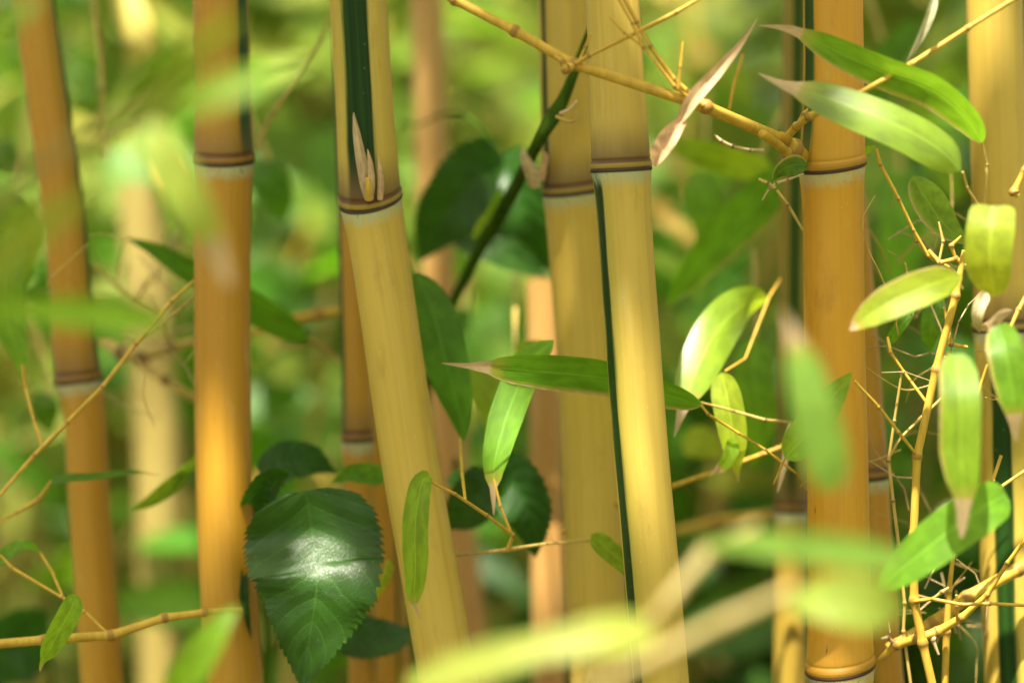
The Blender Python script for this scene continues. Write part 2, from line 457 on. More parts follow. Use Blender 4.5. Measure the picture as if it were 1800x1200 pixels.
# ------------------------------------------------------------------ leaves
PROF = [(0, .04), (.012, .22), (.035, .45), (.07, .66), (.12, .83), (.20, .96), (.30, 1.0), (.45, .97), (.6, .86), (.75, .66), (.87, .40), (.95, .18), (1, .02)]
TAIL = [(0, .04), (.012, .25), (.03, .46), (.06, .68), (.12, .88), (.22, 1.0), (.40, 1.0), (.55, .93), (.68, .78), (.76, .58), (.80, .42), (.83, .30), (.90, .17), (1, .02)]
HEART = [(0, .30), (.02, .55), (.06, .78), (.14, .94), (.25, 1.0), (.4, .97), (.55, .84), (.7, .63), (.82, .40), (.92, .18), (1, .015)]
OVAL = [(0, .05), (.03, .30), (.08, .52), (.18, .80), (.32, .98), (.45, 1.0), (.6, .90), (.75, .68), (.88, .38), (.95, .18), (1, .02)]
_rl = random.Random(5)
def leaf_geo(W, hw, prof, roll, fold, curl, nu, nv, serr=0, wav=0.0, rnd=0.0):
    V, UV = [], []
    rt = roll if isinstance(roll, (list, tuple)) else [roll, roll]
    rtb = [(i / (len(rt) - 1), math.radians(r)) for i, r in enumerate(rt)]
    for i in range(nu + 1):
        u = i / nu
        p, t = catmull(W, u)
        t = t.normalized()
        nrm = Vector((0, 0, CAM_Z)) - p
        nrm = nrm - t * nrm.dot(t)
        if nrm.length < 1e-4: nrm = Vector((0, -1, 0.01))
        nrm.normalize()
        sd = t.cross(nrm)
        r = table(rtb, u)
        side = sd * math.cos(r) + nrm * math.sin(r)
        nn = nrm * math.cos(r) - sd * math.sin(r)
        w = hw * table(prof, u)
        for j in range(nv + 1):
            v = -1 + 2 * j / nv
            x = v * w
            uu = 0.0
            if serr and abs(v) > 0.99:
                sw = (u * serr) % 1.0
                x *= 1 + (0.10 * sw - 0.03) * (1 if 0.03 < u < 0.97 else 0)
                uu = 0.012 * sw
            z = fold * abs(v) * w + curl * v * v * w + wav * w * math.sin(u * 17 + rnd * 9 + (2 if v > 0 else 0)) * abs(v)
            V.append(p + side * x + nn * z + t * (uu * (W[-1] - W[0]).length)); UV.append((u, v, 0))
    F = [(i * (nv + 1) + j, i * (nv + 1) + j + 1, (i + 1) * (nv + 1) + j + 1, (i + 1) * (nv + 1) + j) for i in range(nu) for j in range(nv)]
    return V, UV, F
def leaf(pts, w, mat, parent=None, name="leaf", prof=None, roll=0, fold=0.12, curl=0.0, tip=2.0, edge=0.0, tone=1.0, nu=44, nv=8, serr=0, wav=0.0, label=None):
    """pts: photo points from base to tip (px, py, d); w: widest width in photo pixels"""
    W = [P(*p) for p in pts]
    hw = w * S(sum(p[2] for p in pts) / len(pts)) / 2
    rnd = _rl.random()
    if prof is None: prof = TAIL if tip < 1.0 else PROF
    V, UV, F = leaf_geo(W, hw, prof, roll, fold, curl, nu, nv, serr, wav, rnd)
    n = len(V)
    o = mesh_obj(name, V, F, mat, parent, {'luv': ('FLOAT_VECTOR', UV), 'lk': ('FLOAT_VECTOR', [(tip, edge, rnd)] * n), 'tone': ('FLOAT', [tone] * n)})
    if label: o["label"] = label
    return o
def bleaf(pts, w, mat=None, parent=None, name="leaf", **k):
    k.setdefault('prof', HEART); k.setdefault('serr', 20); k.setdefault('nu', 160); k.setdefault('nv', 12); k.setdefault('wav', 0.07)
    return leaf(pts, w, mat or L_broad, parent, name, **k)
def leaf_cloud(name, items, mat, parent=None):
    """many small leaves in one mesh: items (centre, direction, normal, length, width, tone)"""
    V, UV, LK, TN, F = [], [], [], [], []
    for c, t, nn, L, w, tone in items:
        t = t.normalized(); s = t.cross(nn).normalized(); nn = s.cross(t)
        b = len(V); rnd = (c.x * 91.7 + c.z * 37.1) % 1.0
        rows = [(0, .08), (.15, .8), (.35, 1.0), (.65, .75), (.86, .36), (1, .03)]
        for u, k in rows:
            q = c + t * (L * (u - .5)) - nn * (L * 0.22 * (u - .3) ** 2)
            for v in (-1, 0, 1):
                V.append(q + s * (v * k * w / 2) + nn * (abs(v) * k * w * 0.10)); UV.append((u, v, 0)); LK.append((2.0, 0.0, rnd)); TN.append(tone)
        for i in range(len(rows) - 1):
            for j in range(2):
                a = b + i * 3 + j
                F.append((a, a + 1, a + 4, a + 3))
    return mesh_obj(name, V, F, mat, parent, {'luv': ('FLOAT_VECTOR', UV), 'lk': ('FLOAT_VECTOR', LK), 'tone': ('FLOAT', TN)})

# ------------------------------------------------------------------ the setting: ground and path
def ground_mat():
    n = NT("leaf_litter_soil")
    co = n.node("ShaderNodeTexCoord").outputs['Object']
    a = n.noise(co, 3.0, 5.0, 0.6); b = n.noise(co, 40.0, 4.0, 0.7)
    col = n.mix(n.smooth(a, 0.35, 0.65), (0.10, 0.075, 0.035), (0.08, 0.12, 0.025))
    col = n.mix(n.smooth(b, 0.5, 0.7), col, (0.26, 0.19, 0.09))
    return n.done(n.pbr(col, 0.9, 0.2, n.bump(b, 0.6, 0.02)))
def path_mat():
    n = NT("pale_gravel")
    co = n.node("ShaderNodeTexCoord").outputs['Object']
    b = n.noise(co, 60.0, 4.0, 0.7); a = n.noise(co, 1.5, 3.0)
    col = n.mix(n.smooth(b, 0.35, 0.65), (0.34, 0.31, 0.20), (0.52, 0.48, 0.33))
    col = n.mix(n.math('MULTIPLY', n.smooth(a, 0.5, 0.75), 0.5), col, (0.14, 0.17, 0.06))
    return n.done(n.pbr(col, 0.9, 0.2, n.bump(b, 0.5, 0.02)))
def sheet(name, x0, x1, y0, y1, z, mat, n=24, amp=0.0, rs=3):
    r = random.Random(rs); V, F = [], []
    for j in range(n + 1):
        for i in range(n + 1):
            V.append(Vector((lerp(x0, x1, i / n), lerp(y0, y1, j / n), z + (r.random() - .5) * amp)))
    for j in range(n):
        for i in range(n):
            a = j * (n + 1) + i; F.append((a, a + 1, a + n + 2, a + n + 1))
    return mesh_obj(name, V, F, mat)
g = sheet("ground", -60, 60, -20, 100, 0.0, ground_mat(), 60, 0.0); g["kind"] = "structure"; g["label"] = "leaf strewn brown soil under the bamboo grove"
g = sheet("path", 0.6, 7.5, 6.2, 16.5, 0.006, path_mat(), 10, 0.0); g["kind"] = "structure"; g["label"] = "pale gravel path in sun behind the grove"

# ------------------------------------------------------------------ the culms
HP = math.pi / 2
cA = culm([(60, 0), (98, 265), (118, 420), (137, 660), (148, 740), (153, 850), (164, 1000), (178, 1200)], 77, 1.53, [668], [1.5, -1.45], M_amber,
          "slender amber bamboo culm leaning at the far left edge, blurred node two thirds down")
cB = culm([(388, 0), (391, 150), (393, 280), (391, 450), (391, 650), (393, 830), (400, 1000), (413, 1200)], 99, 1.45, [282], [1.15, -2.2], M_amber,
          "upright amber bamboo culm with pale ring high up, dark heart shaped leaves beside its foot", tilt=(0, .22))
cE = culm([(629, 0), (639, 150), (651, 345), (660, 400), (689, 600), (718, 800), (753, 1000), (788, 1200)], 102, 1.41, [350], [(-0.14, 0.50), (-1.72, 0.28)], M_yellow,
          "leaning yellow bamboo culm with dark green groove and torn sheath stubs at its node", gdepth=0.13, tilt=(0.05, .42))
cC = culm([(1077, 0), (1085, 150), (1092, 295), (1098, 400), (1112, 600), (1127, 800), (1145, 1000), (1162, 1200)], 97, 1.365, [297], [-2.2, -1.22], M_yellow,
          "sharp yellow bamboo culm in the centre with thin dark green stripe down its left side", flare=1.15)
cF = culm([(996, 0), (1002, 200), (1009, 335), (1014, 420), (1028, 600), (1040, 800), (1046, 1000), (1054, 1200)], 103, 1.475, [335], [(-1.12, 0.17), 2.0], M_yellow,
          "thick ochre bamboo culm standing just behind the sharp central culm", gw=0.20, tilt=(.06, .16))
cD = culm([(1464, 0), (1465, 150), (1463, 290), (1465, 400), (1467, 600), (1472, 800), (1475, 1000), (1477, 1170), (1478, 1240)], 107, 1.385, [292, 1172], [-1.2, 2.0, -1.2], M_orange,
          "bright orange bamboo culm right of centre with branch fork at its upper node", flare=1.2, gdepth=0.12, tilt=(.13, .20))
cH = culm([(1466, 100), (1478, 280), (1492, 420), (1507, 600), (1520, 800), (1534, 1000), (1551, 1200)], 74, 1.46, [838], [2.4, -0.9], M_amber,
          "thin orange bamboo culm half hidden behind the bright orange culm")
cG = culm([(1404, 0), (1400, 300), (1396, 600), (1391, 900), (1388, 1200)], 56, 1.56, [895], [-0.1, 2.8], M_green,
          "shaded green bamboo culm behind the left side of the orange culm")
cR = culm([(1748, 0), (1757, 300), (1764, 575), (1770, 800), (1774, 1000), (1782, 1200)], 100, 1.44, [578], [2.6, (-0.33, 0.36)], M_yellow,
          "yellow bamboo culm at the right edge, broad green groove on its lower half", gw=0.30)
cJ = culm([(750, 0), (760, 300), (783, 700), (808, 950), (834, 1180)], 60, 1.85, [], [2.5], M_rust,
          "blurred rusty bamboo culm behind the leaning yellow one")
cK = culm([(948, 0), (953, 400), (960, 800), (965, 1200)], 58, 1.66, [], [2.6], M_rust,
          "soft pinkish cut bamboo culm behind the thick ochre culm", top=0.9865)
cL = culm([(606, 0), (618, 400), (629, 770), (640, 1200)], 52, 1.52, [772], [-1.2, 1.9], M_amber,
          "short visible dark edged bamboo culm tucked behind the left of the leaning yellow culm")
cM = culm([(640, 400), (655, 700), (668, 950), (684, 1200)], 76, 1.62, [], [2.5], M_amber,
          "blurred amber bamboo culm behind the foot of the leaning yellow culm")
cN = culm([(240, 200), (252, 400), (266, 600), (279, 800), (286, 1200)], 80, 2.05, [], [2.6], M_pale_culm,
          "pale yellow sunlit bamboo culm far behind, between the two amber culms", top=1.063)

# torn sheath pieces at the node of the leaning culm
def sheath(pts, w, parent, roll=0, curl=0.5, fold=0.2, prof=None, mat=None, tip=2.0):
    return leaf(pts, w, mat or L_dead, parent, "sheath", prof or [(0, .8), (.2, 1), (.5, .9), (.8, .6), (.93, .3), (1, .08)], roll, -fold, -curl, tip, nu=24, wav=0.10)
dE = 1.41 - 51 * S(1.41) - 0.002
sheath([(648, 352, dE), (642, 318, dE - .002), (634, 270, dE - .003), (622, 198, dE - .001)], 22, cE, roll=(10, -25))
sheath([(652, 352, dE - .003), (654, 325, dE - .005), (652, 295, dE - .006), (646, 262, dE - .006)], 13, cE, roll=(-20, 10))
sheath([(668, 352, dE - .001), (669, 320, dE - .003), (667, 300, dE - .004), (665, 276, dE - .003)], 12, cE, roll=(0, 20))
tube("branch_stub", [(649, 352, dE - .001, 7), (648, 330, dE - .004, 7), (646, 312, dE - .005, 5)], M_twig, cE, smooth=True)

# ------------------------------------------------------------------ branches of the orange culm (in focus)
dD = 1.385 - 40 * S(1.385)
br = tube("branch", [(1424, 287, dD + .012, 16), (1392, 262, dD - .004, 17), (1375, 246, dD - .010, 12), (1240, 188, 1.325, 11), (1008, 113, 1.325, 10), (905, 55, 1.328, 9.5), (800, 0, 1.335, 9), (690, -60, 1.345, 8)], M_twig, cD, swell=0.4)
tube("twig", [(1376, 250, dD - .012, 8), (1400, 222, dD - .020, 7), (1422, 205, 1.325, 7), (1500, 170, 1.315, 6.5), (1602, 113, 1.315, 6.5), (1700, 50, 1.315, 6), (1800, -12, 1.315, 6)], M_twig, br, swell=0.35)
tube("twig", [(1400, 222, dD - .02, 5), (1412, 200, dD - .022, 4), (1420, 192, dD - .022, 3)], M_twig, br)
tube("twig", [(1340, 235, 1.338, 9), (1385, 268, dD - .008, 9), (1405, 280, dD, 8)], M_twig, br)
tube("twig", [(1012, 112, 1.322, 6), (1035, 98, 1.32, 5), (1105, 64, 1.318, 5), (1188, 22, 1.317, 5), (1240, -8, 1.316, 4)], M_twig, br)
tube("twig", [(1020, 104, 1.322, 4.5), (1030, 82, 1.32, 4), (1038, 60, 1.318, 3)], M_twig, br)
tube("twig", [(1012, 112, 1.324, 7), (995, 122, 1.322, 9), (988, 108, 1.321, 6), (975, 99, 1.321, 4)], M_twig, br)
tube("twig", [(1236, 186, 1.322, 6), (1185, 140, 1.32, 6), (1143, 82, 1.318, 5.5), (1120, 40, 1.318, 5), (1092, -12, 1.318, 5)], M_twig, br)
tube("twig", [(1222, 182, 1.318, 5), (1186, 152, 1.314, 4.5), (1132, 84, 1.313, 4.5), (1112, 42, 1.313, 4), (1082, -12, 1.313, 4)], M_twig, br)
tube("twig", [(1130, 82, 1.312, 3), (1098, 58, 1.311, 3), (1072, 31, 1.31, 2.5)], M_twig, br)
tube("twig", [(1192, 156, 1.312, 4), (1196, 118, 1.311, 3.5), (1201, 74, 1.311, 3)], M_twig, br)
tube("twig", [(1282, 192, 1.322, 3.5), (1290, 150, 1.32, 4), (1306, 95, 1.318, 3.5)], M_twig, br, nodes=False)
tube("twig", [(1342, 265, 1.335, 5), (1318, 264, 1.333, 4), (1288, 258, 1.331, 4), (1268, 248, 1.33, 4), (1255, 237, 1.33, 3)], M_twig_dead, br, swell=.3)
leaf([(1150, 292, 1.325), (1160, 270, 1.318), (1180, 235, 1.316), (1202, 206, 1.318)], 36, L_dead, br, "dry_sheath", [(0, .15), (.1, .4), (.3, .8), (.55, 1), (.8, .7), (1, .3)], (35, -20), 0.5, 0.2, nu=30, wav=.25, label="crumpled beige sheath at the base of the pink dry blade")
leaf([(1196, 214, 1.318), (1222, 172, 1.314), (1262, 124, 1.314), (1300, 78, 1.316), (1331, 32, 1.318)], 27, L_dead, br, "dry_leaf", [(0, .5), (.1, .8), (.25, 1), (.45, .85), (.7, .5), (.9, .22), (1, .04)], (25, -30), 0.6, 0.0, nu=40, wav=.08, label="pink white dry pointed blade catching the sun")
leaf([(1420, 290, 1.352), (1395, 290, 1.346), (1372, 300, 1.343), (1358, 318, 1.345)], 36, L_deep, br, "leaf", prof=OVAL, roll=(-20, 30), edge=.15)
tube("twig", [(1412, 306, 1.349, 2.5), (1384, 316, 1.341, 3), (1364, 322, 1.34, 3.5), (1352, 332, 1.34, 2.5), (1340, 352, 1.34, 1.5)], M_twig_dead, br, swell=.3)
tube("twig", [(1334, 315, 1.34, 3.5), (1350, 322, 1.339, 4), (1364, 332, 1.339, 3.5), (1385, 360, 1.342, 3.5), (1411, 404, 1.352, 3)], M_twig_dull, br, swell=.3)
leaf([(1518, 268, 1.39), (1528, 262, 1.386), (1540, 256, 1.384)], 14, L_pale, cD, "leaf", prof=OVAL)

# twigs of the thick ochre culm and its green climbing stem
dF = 1.475 - 51 * S(1.475) - .003
sheath([(938, 332, dF), (934, 308, dF - .004), (926, 285, dF - .006), (918, 258, dF - .004)], 27, cF, roll=(20, -10))
sheath([(955, 318, dF), (956, 295, dF - .003), (958, 275, dF - .004), (950, 262, dF - .003)], 16, cF, roll=(-30, 10))
st = thing("climbing_stem", "thick green hairy climbing stem slanting across the ochre culm", "vine", P(790, 545, 1.47))
tube("stem", [(1040, 40, 1.435, 6), (1012, 120, 1.44, 9), (990, 175, 1.442, 12), (972, 205, 1.442, 16), (945, 252, 1.445, 11), (905, 330, 1.50, 12), (868, 395, 1.53, 15), (850, 425, 1.54, 11), (822, 480, 1.56, 11), (788, 548, 1.58, 9), (760, 640, 1.60, 8), (740, 760, 1.62, 7)], M_twig_green, st, smooth=True)
tube("tendril", [(985, 200, 1.425, 5), (1002, 192, 1.42, 4), (1014, 178, 1.418, 3)], M_sheath, st, smooth=True)
tube("tendril", [(978, 205, 1.425, 4), (1000, 214, 1.42, 4), (1015, 208, 1.418, 3), (1012, 196, 1.417, 2)], M_twig_dull, st, smooth=True)
for k, (x, y) in enumerate([(862, 372), (845, 395), (872, 352)]):
    leaf([(x - 14, y + 26, 1.52), (x, y, 1.51), (x + 12, y - 24, 1.50)], 16, L_green, st, "leaflet", prof=OVAL, roll=20)

# ------------------------------------------------------------------ dark broad leaves
def broad_plant(label, stem, leaves, group=None):
    t = thing("broadleaf_shoot", label, "plant", P(*stem[-1][:3]), group)
    tube("stem", stem, M_twig_green, t, smooth=True)
    for pts, w, kw in leaves:
        bleaf(pts, w, parent=t, **kw)
    return t
broad_plant("pair of big dark green broad leaves behind the green climbing stem",
    [(878, 268, 1.575, 4), (860, 240, 1.58, 4), (800, 195, 1.62, 4), (730, 225, 1.66, 3), (690, 258, 1.70, 3), (640, 700, 1.72, 5), (640, 2900, 1.74, 6)],
    [([(886, 286, 1.60), (830, 322, 1.585), (778, 385, 1.585), (738, 458, 1.60)], 138, dict(roll=(15, 5), fold=.25)),
     ([(878, 280, 1.605), (908, 335, 1.59), (930, 400, 1.59), (968, 478, 1.605)], 120, dict(roll=(-10, -25), fold=.30)),
     ([(800, 392, 1.6), (840, 420, 1.59), (900, 450, 1.59), (965, 490, 1.6)], 75, dict(roll=25, fold=.2))])
broad_plant("large serrated dark green leaf lit by two pale sun spots at bottom left",
    [(497, 852, 1.46, 4), (470, 830, 1.5, 4), (455, 880, 1.53, 4), (470, 1200, 1.56, 5), (480, 2900, 1.6, 6)],
    [([(538, 862, 1.411), (548, 930, 1.414), (554, 985, 1.407), (556, 1040, 1.400), (530, 1208, 1.404)], 240, dict(roll=(4, -6), fold=.08, curl=-.10, serr=30)),
     ([(494, 850, 1.45), (468, 850, 1.44), (445, 880, 1.445), (432, 930, 1.46)], 70, dict(roll=(30, 50), fold=.4)),
     ([(470, 845, 1.48), (500, 815, 1.49), (545, 808, 1.50), (590, 830, 1.51)], 75, dict(roll=(20, 10), fold=.2)),
     ([(560, 1080, 1.49), (620, 1115, 1.49), (680, 1120, 1.50), (735, 1105, 1.52)], 85, dict(roll=20, fold=.2)),
     ([(428, 1000, 1.44), (424, 1040, 1.435), (430, 1080, 1.435), (442, 1122, 1.44)], 26, dict(roll=50, fold=.5, serr=10)),
     ([(684, 985, 1.46), (676, 1010, 1.455), (664, 1035, 1.455), (652, 1060, 1.46)], 22, dict(roll=40, fold=.5, serr=8, mat=L_pale))])
broad_plant("nearly black serrated leaf pair between the leaning culm and the pinkish culm",
    [(858, 838, 1.52, 4), (830, 870, 1.55, 4), (780, 1000, 1.6, 4), (770, 2900, 1.7, 5)],
    [([(870, 832, 1.50), (905, 850, 1.485), (930, 900, 1.48), (942, 978, 1.49)], 108, dict(roll=(-25, -10), fold=.25, serr=18)),
     ([(866, 838, 1.505), (838, 870, 1.50), (815, 900, 1.50), (786, 930, 1.51)], 95, dict(roll=(20, 10), fold=.2, serr=18)),
     ([(790, 836, 1.52), (815, 845, 1.51), (840, 835, 1.51), (868, 815, 1.52)], 36, dict(roll=20, mat=L_broad_light))])
broad_plant("small bright green leaf beside the foot of the leaning yellow culm",
    [(678, 838, 1.50, 3), (690, 860, 1.53, 3), (700, 1200, 1.58, 4), (700, 2900, 1.6, 5)],
    [([(680, 842, 1.48), (650, 830, 1.47), (615, 832, 1.47), (580, 850, 1.48)], 44, dict(roll=30, fold=.2, mat=L_broad_light, serr=12))])
broad_plant("very dark broad leaf in the bottom left corner",
    [(80, 1130, 1.7, 4), (90, 1160, 1.72, 4), (80, 2700, 1.8, 5)],
    [([(85, 1125, 1.66), (40, 1130, 1.65), (-10, 1160, 1.65), (-60, 1220, 1.66)], 130, dict(roll=15, fold=.2))])

# ------------------------------------------------------------------ single leaves and small branches near the plane of focus
def sprig(label, base, twigs, leaves, cat="branch", name="bamboo_branch", group=None):
    t = thing(name, label, cat, P(*base), group)
    for tw in twigs:
        pts, mat, kw = tw if len(tw) == 3 else (*tw, {})
        tube("twig", pts, mat, t, **kw)
    for lf in leaves:
        pts, w, mat, kw = lf
        leaf(pts, w, mat, t, **kw)
    return t
sprig("long green leaf with dry beige tip lying behind the central culm", (1415, 862, 1.42),
    [([(1232, 711, 1.392, 3), (1245, 728, 1.393, 3.5), (1300, 762, 1.398, 3), (1345, 790, 1.40, 3), (1400, 832, 1.41, 3), (1418, 860, 1.42, 2.5)], M_twig),
     ([(1215, 703, 1.40, 3), (1290, 722, 1.41, 3), (1345, 738, 1.41, 4), (1392, 742, 1.415, 3)], M_twig_dull)],
    [([(1236, 712, 1.392), (1165, 692, 1.398), (1060, 664, 1.402), (940, 652, 1.388), (860, 645, 1.378), (815, 642, 1.374), (776, 638, 1.372)], 66, L_green,
      dict(prof=[(0, .05), (.015, .20), (.04, .42), (.08, .60), (.14, .76), (.26, .90), (.42, 1), (.6, .97), (.72, .80), (.79, .56), (.82, .38), (.84, .32), (.9, .16), (1, .02)], roll=(20, 15, 12, 15), fold=.10, tip=.818, edge=-.13, wav=.02, tone=.9, nu=70))])
sprig("hanging narrow leaf with pale midrib in front of the leaning yellow culm", (892, 968, 1.40),
    [([(756, 846, 1.352, 3), (800, 868, 1.36, 4), (855, 905, 1.38, 4.5), (902, 940, 1.395, 4.5), (892, 966, 1.40, 6)], M_twig),
     ([(868, 842, 1.398, 3), (880, 890, 1.396, 3.5), (900, 940, 1.395, 4)], M_twig),
     ([(808, 770, 1.43, 3), (812, 830, 1.41, 4), (818, 880, 1.37, 4)], M_twig),
     ([(892, 966, 1.40, 6), (860, 970, 1.42, 4), (800, 975, 1.45, 4)], M_twig_dull),
     ([(892, 966, 1.40, 6), (960, 955, 1.42, 3), (1060, 948, 1.45, 2.5)], M_twig_dull)],
    [([(757, 838, 1.352), (741, 850, 1.349), (730, 920, 1.346), (730, 1000, 1.346), (728, 1060, 1.348), (742, 1090, 1.35)], 46, L_green,
      dict(prof=[(0, .25), (.03, .6), (.10, .85), (.3, 1), (.55, 1), (.75, .75), (.86, .38), (.88, .15), (1, .03)], roll=(-10, 5, 15), fold=.30, tip=.875, tone=1.2)),
     ([(972, 598, 1.42), (930, 640, 1.415), (895, 720, 1.408), (872, 800, 1.40), (867, 845, 1.398), (868, 905, 1.396)], 66, L_green,
      dict(roll=(-30, -15, 10), fold=.18, tip=.84, tone=1.35, prof=[(0, .06), (.05, .5), (.15, .85), (.3, 1), (.5, .95), (.7, .72), (.82, .42), (.86, .2), (1, .03)]))])
sprig("broad deep green drooping leaf just right of the leaning yellow culm", (728, 470, 1.47),
    [([(700, 410, 1.50, 3), (720, 450, 1.48, 3), (732, 480, 1.47, 3)], M_twig)],
    [([(730, 478, 1.47), (758, 540, 1.462), (785, 640, 1.46), (806, 720, 1.462), (814, 775, 1.465)], 84, L_deep, dict(roll=(25, 12, -5), fold=.16, tone=1.1, prof=OVAL))])
sprig("shiny folded leaf pair glinting between central and orange culms", (1350, 520, 1.40),
    [([(1372, 490, 1.49, 3), (1352, 522, 1.474, 3), (1310, 630, 1.45, 2.5), (1275, 652, 1.43, 2.5)], M_twig)],
    [([(1350, 524, 1.472), (1310, 535, 1.468), (1262, 580, 1.455), (1225, 650, 1.437), (1203, 708, 1.422), (1185, 768, 1.415)], 80, L_sheen, dict(roll=(45, 5, -8, -10), fold=-.06, curl=-.12, tip=.80, tone=1.3)),
     ([(1268, 655, 1.425), (1282, 720, 1.42), (1292, 790, 1.42), (1298, 848, 1.422)], 54, L_pale, dict(roll=(-15, 10), fold=.2, tip=.95, tone=1.2)),
     ([(1290, 770, 1.418), (1282, 800, 1.415), (1265, 822, 1.414), (1245, 836, 1.415)], 30, L_pale, dict(roll=30, tip=.7))])
sprig("thin yellow twig with sunlit left end crossing behind the central culm", (1420, 770, 1.45),
    [([(985, 938, 1.47, 4), (1080, 886, 1.465, 5), (1180, 855, 1.46, 6), (1262, 826, 1.455, 5), (1340, 798, 1.45, 5), (1420, 768, 1.45, 5)], M_twig)],
    [([(1040, 938, 1.425), (1062, 960, 1.425), (1095, 990, 1.43), (1120, 1030, 1.43)], 40, L_green, dict(roll=20, tone=1.1)),
     ([(1390, 740, 1.43), (1383, 790, 1.428), (1375, 830, 1.428), (1366, 868, 1.43)], 14, L_dead, dict(roll=20))])
sprig("short green blade pointing up across the lower orange culm", (1380, 800, 1.335),
    [([(1360, 850, 1.35, 2.5), (1385, 795, 1.34, 2.5)], M_twig)],
    [([(1380, 805, 1.335), (1415, 765, 1.33), (1455, 710, 1.328), (1497, 654, 1.33)], 64, L_green, dict(roll=(20, 0), fold=.15, tone=1.1))])

# the leafy branch at the right
t = thing("bamboo_branch", "upright twig with bright translucent leaves hanging in front of the right edge culm", "branch", P(1640, 1230, 1.37))
stem = tube("main_twig", [(1695, 440, 1.36, 6), (1680, 520, 1.358, 7.5), (1645, 650, 1.36, 7.5), (1612, 802, 1.362, 8), (1606, 940, 1.365, 8), (1607, 1055, 1.368, 8.5), (1622, 1130, 1.37, 8.5), (1645, 1230, 1.372, 8.5)], M_twig, t, swell=.35)
tube("side_twig", [(1676, 970, 1.38, 5), (1668, 1040, 1.385, 6.5), (1664, 1110, 1.386, 7), (1660, 1230, 1.39, 7)], M_twig, t)
tube("side_twig", [(1540, 262, 1.36, 4), (1548, 290, 1.362, 4.5), (1580, 350, 1.365, 4), (1606, 405, 1.368, 4), (1632, 450, 1.37, 4), (1668, 470, 1.372, 4)], M_twig, t)
for pts in ([(1560, 592, 1.37, 3.5), (1566, 620, 1.37, 4), (1590, 655, 1.37, 3.5), (1632, 712, 1.365, 4)],
            [(1502, 670, 1.345, 3.5), (1545, 715, 1.35, 4), (1580, 760, 1.355, 4), (1608, 795, 1.36, 3.5)],
            [(1632, 440, 1.37, 5), (1652, 462, 1.368, 5), (1680, 455, 1.366, 6), (1702, 470, 1.365, 4)],
            [(1650, 462, 1.368, 3), (1658, 425, 1.368, 3.5), (1650, 390, 1.369, 2.5)],
            [(1680, 455, 1.366, 4), (1672, 432, 1.365, 5), (1690, 415, 1.365, 3)],
            [(1602, 395, 1.369, 3), (1612, 425, 1.37, 3.5), (1640, 458, 1.371, 3)],
            [(1585, 655, 1.372, 3), (1572, 740, 1.374, 3.5), (1562, 810, 1.376, 4), (1570, 880, 1.378, 4), (1580, 960, 1.38, 4), (1590, 1060, 1.382, 4), (1588, 1110, 1.384, 4), (1602, 1210, 1.386, 4)],
            [(1562, 805, 1.376, 3), (1582, 770, 1.38, 3), (1618, 735, 1.388, 3.5), (1655, 700, 1.39, 3)],
            [(1608, 1056, 1.366, 5), (1640, 1052, 1.36, 4), (1690, 1062, 1.355, 4), (1740, 1060, 1.352, 4), (1810, 1064, 1.35, 4)],
            [(1640, 1052, 1.36, 3), (1655, 1040, 1.358, 4), (1668, 1032, 1.358, 3)],
            [(1760, 800, 1.385, 4), (1745, 845, 1.384, 4), (1732, 880, 1.383, 3)],
            [(1812, 820, 1.36, 4), (1760, 855, 1.355, 4), (1745, 875, 1.352, 3)],
            [(1700, 610, 1.37, 4), (1672, 605, 1.366, 5), (1665, 570, 1.365, 4), (1660, 540, 1.364, 3)],
            [(1735, 640, 1.36, 4), (1715, 705, 1.362, 4), (1690, 800, 1.364, 4), (1680, 840, 1.364, 3)],
            [(1790, 345, 1.33, 6), (1782, 338, 1.33, 7), (1800, 300, 1.33, 6), (1825, 250, 1.33, 6)],
            [(1815, 500, 1.34, 5), (1790, 545, 1.335, 5), (1765, 600, 1.33, 4)],
            [(1692, 302, 1.318, 3), (1700, 330, 1.322, 3), (1725, 370, 1.33, 3)],
            [(1726, 250, 1.322, 3), (1735, 290, 1.326, 3), (1730, 370, 1.33, 4), (1700, 470, 1.345, 5)]):
    tube("twig", pts, M_twig if pts[0][3] != 3 else M_twig_dull, t, swell=.5)
